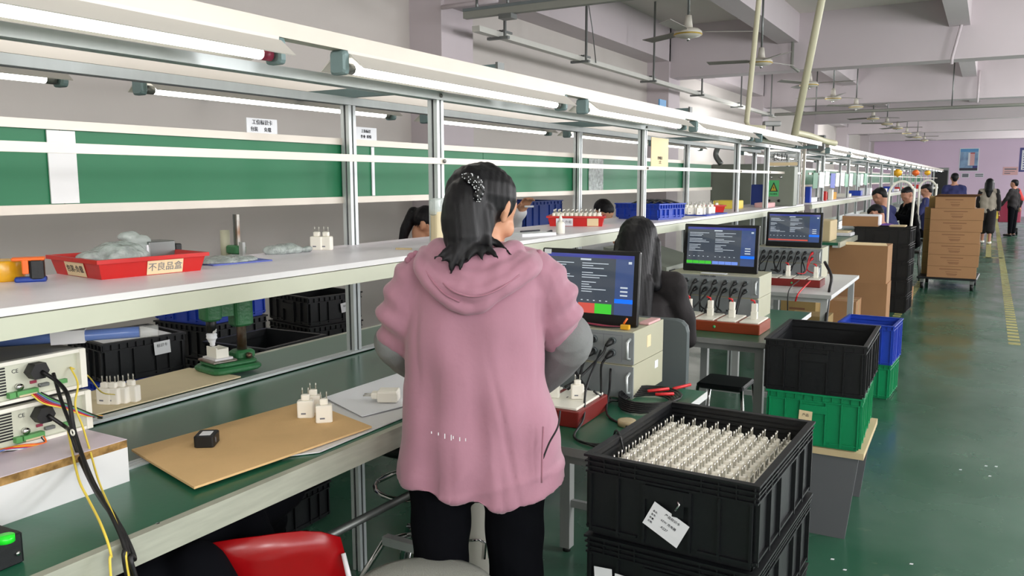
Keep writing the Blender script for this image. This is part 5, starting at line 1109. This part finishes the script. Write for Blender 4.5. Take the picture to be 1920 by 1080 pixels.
def person(loc, rz, label, J, cloth, trousers='navy_cloth', hair=None, vox=.012, skin='skin_far', hd=(0, 0), s=1.0, hands=True, hc='hair', cvox=None, hvox=None, extra=None, grow=1.0, skirt=False, shoes='black_dark', collar=True):
    """J: joints in the local frame (x right, y forward): hip, chest, neck, head, sh, el, wr, kn, an (each pair L,R)"""
    t = empty('person', loc, rz, label, 'person'); m = rot(hd[0], hd[1]); HP, q = head_prims(J['head'], m, s); V = Vector
    hip, chest, neck = V(J['hip']), V(J['chest']), V(J['neck'])
    B = HP + [('c', tuple(neck - V((0, 0, .02))), tuple(V(J['head']) + m @ V((0, -.025 * s, -.06 * s))), .052 * s, .05 * s), ('c', tuple(chest), tuple(neck), .09 * s, .055 * s), ('c', tuple(hip), tuple(chest), .11 * s, .1 * s)]
    for i, sd in enumerate((-1, 1)):
        sh, el, wr = V(J['sh'][i]), V(J['el'][i]), V(J['wr'][i]); kn, an = V(J['kn'][i]), V(J['an'][i]); hj = hip + V((sd * .085 * s, 0, -.02))
        B += [('c', tuple(neck.lerp(sh, .3)), tuple(sh), .05 * s, .045 * s), ('c', tuple(sh), tuple(el), .042 * s, .034 * s), ('c', tuple(el), tuple(wr), .034 * s, .025 * s), ('c', tuple(hj), tuple(kn), .075 * s, .05 * s), ('c', tuple(kn), tuple(an), .048 * s, .034 * s)]
        fd = V((0, 1, 0)); B.append(('c', tuple(an + V((0, -.02, -.03))), tuple(an + V((0, .12, -.045))), .034 * s, .026 * s))
        if hands: dv = (wr - el).normalized(); B += hand_prims(tuple(wr), tuple(dv), (0, 0, 1) if abs(dv.z) < .8 else (-sd, 0, 0), -sd, s, .5)
    blob('body', B, vox, skin, t, 2)
    face_bits(t, q, s)
    C = [('c', tuple(hip + V((-.05, 0, .0))), tuple(chest + V((-.05, 0, .0))), .125 * s * grow, .12 * s * grow), ('c', tuple(hip + V((.05, 0, .0))), tuple(chest + V((.05, 0, .0))), .125 * s * grow, .12 * s * grow), ('c', tuple(chest), tuple(neck + V((0, -.01, -.03))), .11 * s * grow, .066 * s)]
    for i, sd in enumerate((-1, 1)):
        sh, el, wr = V(J['sh'][i]), V(J['el'][i]), V(J['wr'][i])
        C += [('c', tuple(neck.lerp(sh, .35) + V((0, 0, -.015))), tuple(sh), .06 * s, .062 * s * grow), ('c', tuple(sh), tuple(el), .062 * s * grow, .052 * s * grow), ('c', tuple(el), tuple(el.lerp(wr, .93)), .052 * s * grow, .038 * s * grow)]
    ph = random.random() * 6
    blob('jacket', C, cvox or vox, cloth, t, 3, lambda co, no: np.sin(co[:, 2] * 42 + co[:, 0] * 25 + ph) * .004 + np.sin(co[:, 0] * 60 + co[:, 1] * 40 + ph) * .003)
    D = [('c', tuple(hip + V((-.06, 0, 0))), tuple(hip + V((.06, 0, 0))), .118 * s, .118 * s)]
    for i, sd in enumerate((-1, 1)):
        kn, an = V(J['kn'][i]), V(J['an'][i]); hj = hip + V((sd * .08 * s, 0, -.02)); D += [('c', tuple(hj), tuple(kn), .092 * s, .07 * s), ('c', tuple(kn), tuple(an + V((0, 0, .02))), .068 * s, .052 * s)]
        if skirt: D[-1] = ('c', tuple(kn), tuple(kn.lerp(an, .35)), .1 * s, .1 * s); D[-2] = ('c', tuple(hj), tuple(kn), .11 * s, .1 * s)
        S_ = MB(); S_.rbox((an.x - .045, an.y - .07, 0 + an.z - .075), (an.x + .045, an.y + .17, an.z - .02), .035, shoes, 3); S_.build('shoe', t)
    blob('skirt' if skirt else 'trousers', D, vox, trousers, t, 3)
    if hair == 'short':
        HH = [('c', q(0, -.028, .035), q(0, .015, .045), .082 * s, .074 * s), ('c', q(-.02, .03, .075), q(.02, .03, .075), .035 * s, .035 * s), ('c', q(0, -.05, .0), q(0, -.05, -.03), .062 * s, .05 * s)]
    elif hair == 'long':
        HH = [('c', q(0, -.025, .03), q(0, .012, .035), .09 * s, .082 * s), ('c', q(0, -.05, .0), q(0, -.085, -.17), .085 * s, .09 * s), ('c', q(0, -.085, -.17), q(0, -.11, -.30), .085 * s, .05 * s), ('c', q(-.075, -.0, .0), q(-.08, -.02, -.15), .03 * s, .03 * s), ('c', q(.075, -.0, .0), q(.08, -.02, -.15), .03 * s, .03 * s)]
    elif hair == 'tail':
        HH = [('c', q(0, -.025, .03), q(0, .014, .036), .084 * s, .078 * s), ('c', q(0, -.09, .01), q(0, -.15, -.06), .035 * s, .04 * s), ('c', q(0, -.15, -.06), q(0, -.17, -.2), .04 * s, .02 * s)]
    else: HH = hair(q) if hair else None
    if HH: blob('hair', HH, hvox or vox * .8, hc, t, 2, lambda co, no: np.sin(co[:, 0] * 300 + co[:, 1] * 260) * .0012)
    return t, q
def sit(h=.5, lean=.05, head=(0, .12, 0), top=1.30, arms=(.28, .02), elb=.9, kneey=.40, spread=.12):
    """seated figure facing +Y; seat height h, skull centre at height top"""
    ch = top - .34; nk = top - .145; r = dict(hip=(0, 0, h + .09), chest=(0, lean, ch), neck=(0, lean + .03, nk), head=(head[0], lean + head[1] * .6, top))
    r['sh'] = [(-.17, lean, nk - .05), (.17, lean, nk - .05)]; r['el'] = [(-.22, lean + .08, elb + .05), (.22, lean + .08, elb + .05)]; r['wr'] = [(-spread, lean + arms[0], elb + arms[1] + .07), (spread, lean + arms[0], elb + arms[1] + .07)]
    r['kn'] = [(-.12, kneey, h + .07), (.12, kneey, h + .07)]; r['an'] = [(-.12, kneey, .085), (.12, kneey, .085)]; return r
def stand(ht=1.62, step=.0, armf=.0, lean=0):
    k = ht / 1.62; r = dict(hip=(0, 0, .86 * k), chest=(0, lean, 1.18 * k), neck=(0, lean, 1.36 * k), head=(0, lean + .015, 1.51 * k))
    r['sh'] = [(-.165, lean, 1.31 * k), (.165, lean, 1.31 * k)]; r['el'] = [(-.21, lean - .0 + armf, 1.06 * k), (.21, lean - armf, 1.06 * k)]; r['wr'] = [(-.22, .05 + armf * 2, .84 * k), (.22, .05 - armf, .84 * k)]
    r['kn'] = [(-.085, step, .47 * k), (.085, -step * .4, .47 * k)]; r['an'] = [(-.085, step, .085), (.085, -step * 1.8, .085)]; return r
# ------------------------------------------------------------------ the woman in the pink jacket
WR = R(32.2); WL = Vector((-1.075, 1.70, 0))
t = empty('person', WL, WR, 'woman in a pink hooded jacket standing with her back to us', 'person'); Wf = Vector((-math.sin(WR), math.cos(WR), 0)); Wr = Vector((math.cos(WR), math.sin(WR), 0))
def wl(px, py, yl=0):
    d = _f + _r2 * ((px - 960) / FPX) - _u2 * ((py - 540) / FPX); o_ = Vector((0, 0, H)); tt = (WL + Wf * yl - o_).dot(Wf) / d.dot(Wf); p = o_ + d * tt - WL
    return Vector((p.dot(Wr), yl, p.z))
hm = rot(R(-38), R(-24)); hc_ = wl(903, 392, .03); s = 1.0
HP, q = head_prims(tuple(hc_), hm, .98)
nb = wl(890, 478, .0); hip = Vector((.0, .0, .86))
B = HP + [('c', tuple(nb), tuple(hc_ + hm @ Vector((0, -.02, -.06))), .052, .05), ('c', (0, .01, 1.12), tuple(nb), .1, .06), ('c', (-.04, 0, .88), (-.02, .01, 1.12), .095, .09), ('c', (.04, 0, .88), (.02, .01, 1.12), .095, .09)]
shL, shR = wl(778, 525, .0), wl(1018, 520, .0); elL, elR = wl(748, 640, .03), wl(1060, 640, .04); wrL, wrR = Vector((-.10, .27, .985)), Vector((.13, .30, .93))
knL, knR = Vector((-.105, .03, .46)), Vector((.095, .02, .46)); anL, anR = Vector((-.10, .02, .085)), Vector((.11, .0, .085))
for a, b, c, k_, an, sd in ((shL, elL, wrL, knL, anL, -1), (shR, elR, wrR, knR, anR, 1)):
    B += [('c', tuple(nb.lerp(a, .3)), tuple(a), .05, .045), ('c', tuple(a), tuple(b), .038, .030), ('c', tuple(b), tuple(c), .030, .024), ('c', (sd * .085, 0, .83), tuple(k_), .062, .048), ('c', tuple(k_), tuple(an), .05, .035), ('c', tuple(an + Vector((0, -.02, -.03))), tuple(an + Vector((0, .12, -.045))), .034, .026)]
    B += hand_prims(tuple(c), tuple((c - b).normalized()), (0, 0, 1), -sd, .95, .55)
blob('body', B, .0062, 'skin', t, 2); face_bits(t, q, .98)
# torso of the jacket as a loft that follows the outline; fabric falls in vertical folds
prof = [(476, 838, 958, .055), (490, 800, 992, .085), (515, 775, 1022, .115), (550, 763, 1030, .130), (600, 762, 1018, .138), (650, 762, 1016, .140), (700, 761, 1022, .142), (750, 758, 1034, .147), (800, 752, 1046, .152), (840, 747, 1054, .156), (872, 744, 1060, .160), (900, 745, 1062, .160)]
def ring(py, l, r_, ry, n=72):
    a, b = wl(l, py), wl(r_, py); cx = (a.x + b.x) / 2; rx = (b.x - a.x) / 2; out = []
    k = min(1, max(0, (py - 540) / 330))
    for j in range(n):
        th = 2 * math.pi * j / n; c_, s_ = math.cos(th), math.sin(th); e = .85
        x = cx + rx * math.copysign(abs(c_) ** e, c_); y = .01 + ry * math.copysign(abs(s_) ** e, s_)
        f = 1 + .055 * k * (math.sin(x * 62 + 1.2) * .6 + math.sin(x * 105 + 2 + py * .004) * .4) * abs(s_)
        zz = a.z
        if py > 860:
            u = (x - cx) / rx; dip = -.030 * math.exp(-((u - .25) / .45) ** 2) + .022 * max(0, -u - .3) + .03 * max(0, u - .8); zz += dip * (py - 860) / 40
        out.append((x, y * f, zz))
    return out
rings = [ring(*p_) for p_ in prof]
Cj = [('l', rings)]
Cj += [('c', tuple(nb + Vector((0, -.0, -.02))), tuple(nb + Vector((0, 0, .0))), .075, .06)]
for a, b, sd in ((shL, elL, -1), (shR, elR, 1)):
    Cj += [('c', tuple(nb.lerp(a, .45) + Vector((0, 0, -.01))), tuple(a + Vector((sd * -.012, 0, -.005))), .07, .066), ('c', tuple(a + Vector((0, 0, -.01))), tuple(a.lerp(b, .55)), .064, .066), ('c', tuple(a.lerp(b, .55)), tuple(b + Vector((sd * .002, .03, .0))), .066, .056)]
def jf(co, no):
    x, y, z = co[:, 0], co[:, 1], co[:, 2]
    v = np.sin(x * 55 + np.sin(z * 5) * 1.5) * .0055 * np.clip((1.25 - z) * 4, 0, 1) * (1 + .6 * np.sin(x * 13 + 2))
    v += -.004 * np.exp(-(np.abs(np.sin(x * 11 + z * 2.2 + .4)) / .10) ** 2) * np.clip((1.22 - z) * 5, 0, 1)
    arm = np.clip((np.abs(x) - .17) * 14, 0, 1) * np.clip((z - 1.0) * 8, 0, 1)
    v += arm * (np.sin(z * 85 - np.abs(x) * 60 + np.where(x > 0, 1.0, 0)) * .0075)
    v += -.004 * np.exp(-((np.abs(x + .005) - .145) / .008) ** 2) * np.clip((1.33 - z) * 8, 0, 1) * np.clip((z - 1.02) * 10, 0, 1)
    v += (np.sin(x * 23 + z * 31) + np.sin(x * 41 - z * 27 + 1)) * .0026 + np.sin(x * 70 - z * 90) * .0012 * np.clip((.98 - z) * 8, 0, 1)
    v += .003 * np.exp(-((z - .815 - .03 * np.sin(x * 9)) / .01) ** 2)
    return v
jk = blob('jacket', Cj, .0062, 'pink_jacket', t, 3, jf)
# hood lying on the back: nested rolls of cloth
def roll(pts, r0, r1, yoff):
    P_ = [wl(px, py, yl) for px, py, yl in pts]; P_ = bez(P_, 5); n = len(P_); out = []
    for i in range(n - 1):
        u = abs(i / (n - 1) - .5) * 2; u2 = abs((i + 1) / (n - 1) - .5) * 2; out.append(('c', tuple(P_[i]), tuple(P_[i + 1]), r1 + (r0 - r1) * (1 - u), r1 + (r0 - r1) * (1 - u2)))
    return out
Hd = roll([(800, 474, .0), (790, 505, -.085), (828, 552, -.125), (885, 578, -.135), (940, 545, -.13), (995, 508, -.09), (1008, 482, .0)], .018, .020, 0)
Hd += roll([(806, 478, -.01), (806, 508, -.085), (845, 537, -.125), (893, 550, -.135), (940, 530, -.125), (985, 500, -.085), (1000, 482, -.01)], .026, .022, 0)
Hd += roll([(815, 474, -.02), (830, 500, -.08), (862, 520, -.115), (905, 524, -.12), (945, 508, -.105), (978, 488, -.06)], .028, .024, 0)
Hd += roll([(822, 468, -.02), (850, 485, -.075), (890, 496, -.09), (930, 490, -.08), (962, 472, -.03)], .034, .03, 0)
Hd += [('c', tuple(wl(850, 560, -.115)), tuple(wl(880, 584, -.125)), .016, .008), ('c', tuple(wl(915, 566, -.12)), tuple(wl(880, 584, -.125)), .016, .008), ('c', tuple(wl(870, 565, -.115)), tuple(wl(895, 560, -.115)), .022, .022)]
blob('hood', Hd, .005, 'pink_jacket', t, 2, lambda co, no: np.sin(co[:, 0] * 75 + co[:, 2] * 50) * .0012 + np.sin(co[:, 0] * 160 - co[:, 2] * 60) * .0006)
MB().tube(bez([wl(788, 476, -.05), wl(800, 510, -.115), wl(830, 548, -.145), wl(862, 566, -.155)], 5), .0028, 'pink_lining', 6).build('hood_seam', t)
MB().tube(bez([wl(820, 520, -.125), wl(850, 546, -.162), wl(890, 556, -.165), wl(930, 545, -.16), wl(975, 515, -.128)], 5), .0025, 'pink_lining', 6).build('hood_seam', t)
for px, py in ((772, 482), (1003, 480)):
    MB().ball(wl(px, py, -.02), .012, 'pink_lining', 8, 6).ball(wl(px + 8, py - 5, -.02), .010, 'pink_lining', 8, 6).ball(wl(px - 7, py + 6, -.03), .009, 'pink_lining', 8, 6).build('drawcord_gather', t)
m = MB()
for i, (px, hh) in enumerate(((809, 4), (822, 5), (834, 9), (846, 10), (850, 5), (862, 7), (873, 5))):
    a, b = wl(px, 809 + i * 2.2, -.172), wl(px, 809 + i * 2.2 + hh, -.172); m.bar(a, b, .0016, .002, 'paper')
m.build('reflective_print', t)
MB().tube(bez([wl(1050, 770, -.13), wl(1046, 800, -.15), wl(1030, 830, -.155), wl(1018, 860, -.16)], 5), .0022, 'black_dark', 6).build('side_cord', t)
MB().tube(bez([wl(1019, 800, -.155), wl(1017, 850, -.165), wl(1016, 905, -.165)], 5), .003, 'pink_lining', 6).build('side_slit', t)
# grey sleeve protectors over the forearms
for a, b, sd in ((elL, wrL, -1), (elR, wrR, 1)):
    e0 = a + Vector((sd * .012, .035, -.012)); pr = [('c', tuple(e0), tuple(e0.lerp(b, .3)), .066 if sd > 0 else .058, .062), ('c', tuple(e0.lerp(b, .3)), tuple(e0.lerp(b, .9)), .062, .038)]
    if sd > 0: pr.append(('c', tuple(wl(1066, 632, .06)), tuple(wl(1062, 650, .12)), .062, .058))
    blob('sleeve_protector', pr, .0065, 'grey_cuff', t, 2, lambda co, no: np.sin(co[:, 1] * 70 + co[:, 2] * 40) * .002)
# trousers and shoes
D = [('c', (-.07, 0, .86), (.07, 0, .86), .12, .12)]
for px0, px1, kn, an, sd in ((762, 890, knL, anL, -1), (888, 1040, knR, anR, 1)):
    a = wl((px0 + px1) / 2, 905, 0); D += [('c', tuple(a + Vector((0, 0, .04))), tuple(a + Vector((0, 0, -.10))), .083, .078), ('c', tuple(a + Vector((0, 0, -.10))), tuple(kn), .078, .068), ('c', tuple(kn), tuple(an + Vector((0, 0, .03))), .066, .055)]
blob('trousers', D, .009, 'navy_cloth', t, 3, lambda co, no: np.sin(co[:, 2] * 50 + co[:, 0] * 40) * .002)
for an in (anL, anR): MB().rbox((an.x - .045, an.y - .07, 0), (an.x + .045, an.y + .17, .065), .035, 'black_dark', 3).build('shoe', t)
# hair: rounded crown, loose half tail at the left, long ends over the hood
HHp = [('c', tuple(wl(888, 362, -.01)), tuple(wl(912, 368, .02)), .072, .077), ('c', tuple(wl(905, 358, .03)), tuple(wl(922, 376, .05)), .074, .062), ('c', tuple(wl(948, 358, .03)), tuple(wl(958, 376, .04)), .028, .014), ('c', tuple(wl(872, 372, -.06)), tuple(wl(865, 420, -.075)), .050, .050), ('c', tuple(wl(865, 385, -.07)), tuple(wl(868, 448, -.085)), .046, .046), ('c', tuple(wl(893, 400, -.035)), tuple(wl(885, 448, -.06)), .052, .044), ('c', tuple(wl(868, 445, -.085)), tuple(wl(868, 478, -.11)), .045, .022),
       ('c', tuple(wl(922, 395, -.0)), tuple(wl(900, 440, -.04)), .026, .022), ('c', tuple(wl(900, 452, -.07)), tuple(wl(915, 472, -.10)), .030, .014), ('c', tuple(wl(930, 455, -.06)), tuple(wl(962, 480, -.095)), .010, .003), ('c', tuple(wl(963, 378, .045)), tuple(wl(958, 412, .05)), .010, .004)]
for x0, y0, x1, y1, r in ((862, 465, 842, 502, .018), (860, 468, 828, 490, .014), (872, 470, 862, 505, .012), (858, 470, 845, 512, .010), (885, 468, 878, 490, .014), (900, 466, 905, 488, .012), (850, 462, 815, 484, .010), (915, 466, 935, 484, .010)):
    HHp.append(('c', tuple(wl(x0, y0, -.115)), tuple(wl(x1, y1, -.140)), r, .003))
def hf(co, no): return np.sin(co[:, 0] * 420 + np.sin(co[:, 2] * 30) * 2) * .0005 + np.sin(co[:, 0] * 130 + co[:, 2] * 20 + np.sin(co[:, 0] * 60) * 2) * .0008
blob('hair', HHp, .0048, 'hair', t, 2, hf)
sc_ = [wl(874, 333, -.085), wl(884, 334, -.095), wl(893, 341, -.098), wl(898, 350, -.098), wl(900, 359, -.098), wl(895, 369, -.10)]
bl = blob('scrunchie', [('c', tuple(sc_[i]), tuple(sc_[i + 1]), .0105, .0115) for i in range(5)], .003, 'black_dark', t, 1, lambda co, no: np.sin(co[:, 0] * 400 + co[:, 2] * 380) * .0015)
m = MB(); pv = bl.data.vertices; rnd = random.Random(4)
for i in range(90):
    v = pv[rnd.randrange(len(pv))]
    if v.normal.y < .2: m.ball(v.co + v.normal * .0004, .0016, 'paper', 6, 4)
m.build('polka_dots', bl)
# ------------------------------------------------------------------ seated woman with long hair
J = sit(.5, .06, (0, .03, 0), 1.265, (.30, .04), .78, .36)
def lh(q):
    P_ = [('c', q(0, -.02, .03), q(0, .012, .035), .092, .085), ('c', q(0, -.05, .0), q(0, -.10, -.18), .088, .09), ('c', q(0, -.10, -.18), q(0, -.12, -.42), .09, .07), ('c', q(-.08, -.01, .0), q(-.1, -.03, -.2), .028, .03), ('c', q(.08, -.01, .0), q(.1, -.03, -.2), .028, .03), ('c', q(-.06, -.1, -.2), q(-.08, -.11, -.42), .05, .02), ('c', q(.06, -.1, -.2), q(.09, -.11, -.42), .05, .02)]
    return P_
person((-1.38, 3.50, 0), R(8), 'seated woman with very long black hair and a black jacket', J, 'black_cloth', hair=lh, vox=.010, hvox=.007, skin='skin', hd=(0, R(-14)), grow=1.05)
# ------------------------------------------------------------------ people opposite, behind the white shelf
J = sit(.55, .10, (0, .10, 0), 1.285, (.30, .05), .93, .36)
def ptail(q):
    b0, b1 = Vector(q(0, -.075, .03)), Vector(q(0, -.115, .02)); return [('c', q(0, -.025, .03), q(0, .014, .036), .084, .078), ('c', tuple(b0), tuple(b1), .035, .036), ('c', tuple(b1), tuple(b1 + Vector((0, -.05, -.10))), .036, .034), ('c', tuple(b1 + Vector((0, -.05, -.10))), tuple(b1 + Vector((0, -.09, -.24))), .034, .015)]
o, q = person((-3.05, 3.95, 0), R(-60), 'woman with a black ponytail bent low behind the shelf at left', J, 'red_cloth', hair=ptail, vox=.010, hvox=.007, skin='skin', hd=(R(-15), R(-30)))
m = MB(); rnd = random.Random(5); cc = Vector(q(0, -.105, .015))
for i in range(26): m.ball(cc + Vector((rnd.uniform(-.028, .028), rnd.uniform(-.02, .02), rnd.uniform(-.035, .03))), .010, 'black_dark' if i % 2 else 'paper', 7, 5)
m.build('scrunchie', o)
st = lambda x, y, lab_: empty('work_stool', (x, y, 0), 0, lab_, 'stool', 'stools behind the line')
def wstool(x, y, lab_, h=.46):
    t = st(x, y, lab_); MB().rbox((-.15, -.15, h - .04), (.15, .15, h), .05, 'black_plastic').build('seat', t)
    for a, b in ((-.12, -.12), (.12, -.12), (-.12, .12), (.12, .12)): MB().tube([(a, b, h - .03), (a * 1.3, b * 1.3, 0)], .012, 'steel_grey', 6).build('leg', t)
wstool(-3.05, 3.95, 'stool under the ponytailed woman behind the line', .5)
J = sit(.55, .04, (0, .04, 0), 1.33, (.30, .05), .93, .36); J['wr'][0] = (-.10, .42, 1.36); J['el'][0] = (-.2, .22, 1.14)
person((-3.0, 4.52, 0), R(-95), 'worker behind the shelf raising a hand with a white stick', J, 'white_cloth', hair='short', vox=.009, skin='skin', hd=(0, R(-10)))
wstool(-3.0, 4.52, 'stool under the worker raising a hand', .5)
tag(MB().rbox((-.03, -.006, 0), (.03, .006, .012), .004, 'paper').build('white_stick', loc=at(992, 389, x=-2.49), rz=.8), 'small white stick held up in the raised hand', 'tool')
J = sit(.55, .12, (0, .12, 0), 1.275, (.30, .05), .93, .36)
person((-3.0, 6.5, 0), R(-110), 'man with short black hair, forehead showing above the shelf', J, 'white_cloth', hair='short', vox=.010, skin='skin', hd=(R(-15), R(-30)))
wstool(-3.0, 6.5, 'stool under the man behind the shelf', .5)
# ------------------------------------------------------------------ people along the far line
def put(px, py, d_y, z=0): p = at(px, py, y=d_y); return (p.x, p.y, z)
J = sit(.5, .2, (0, .16, 0), 1.33, (.30, .05), .85, .36)
p = put(1672, 400, 12.4); person((p[0] + .10, 12.4, 0), R(68), 'man in a navy sweater bending over the far line', J, 'navy_sweater', hair='short', vox=.013, hd=(R(0), R(-35)))
wstool(p[0] + .10, 12.4, 'stool under the man in the navy sweater')
J = sit(.45, .22, (0, .2, 0), 1.12, (.30, .05), .80, .36)
p = put(1660, 420, 11.2); person((-1.02, 11.45, 0), R(45), 'person in purple with black hair, head bent down', J, 'purple', hair='short', vox=.013, hd=(R(20), R(-50)))
wstool(-1.02, 11.45, 'stool under the person in purple', .42)
J = sit(.5, .06, (0, .06, 0), 1.33, (.30, .05), .9, .36)
p = put(1702, 375, 14.2); person((p[0] + .08, 14.2, 0), R(115), 'man in dark clothes looking left beside the white hoop', J, 'navy_cloth', hair='short', vox=.014, hd=(R(20), R(-20)))
wstool(p[0] + .08, 14.2, 'stool under the man in dark clothes')
J = sit(.5, .06, (0, .06, 0), 1.36, (.30, .05), .9, .36)
p = put(1748, 355, 17); person((p[0], 17, 0), R(80), 'worker with dark hair seen over the loaded cart', J, 'navy_sweater', hair='short', vox=.016, hd=(0, R(-20)))
wstool(p[0], 17, 'stool under the worker seen over the cart')
p = put(1790, 340, 20); person((p[0], 20, 0), R(10), 'man in dark blue seen from behind over the cart', stand(1.70), 'navy_sweater', hair='short', vox=.016, grow=1.1)
wk, q = person((.0, 23.2, 0), R(-3), 'woman in a beige vest walking away in the aisle', stand(1.58, .12, .03), 'beige', 'black_cloth', hair='long', vox=.014, skirt=True, shoes='white_plastic')
blob('dark_sleeves', [('c', (-.165, 0, 1.275), (-.215, .03, 1.03), .066, .06), ('c', (-.215, .03, 1.03), (-.225, .1, .84), .058, .05), ('c', (.165, 0, 1.275), (.215, -.03, 1.03), .066, .06), ('c', (.215, -.03, 1.03), (.225, .02, .84), .058, .05)], .014, 'black_cloth', wk, 2)
person((.60, 26.5, 0), R(60), 'person in black with a salmon sleeve at the right edge', stand(1.55, .0, .1), 'black_cloth', hair='short', vox=.016)
ob = [o for o in bpy.data.objects if o.get('label', '').startswith('person in black with a salmon')][0]
blob('salmon_sleeve', [('c', (.165, 0, 1.26), (.21, -.1, 1.02), .068, .062), ('c', (.1, .06, 1.2), (.16, .08, .9), .07, .05)], .016, 'red_cloth', ob, 2)
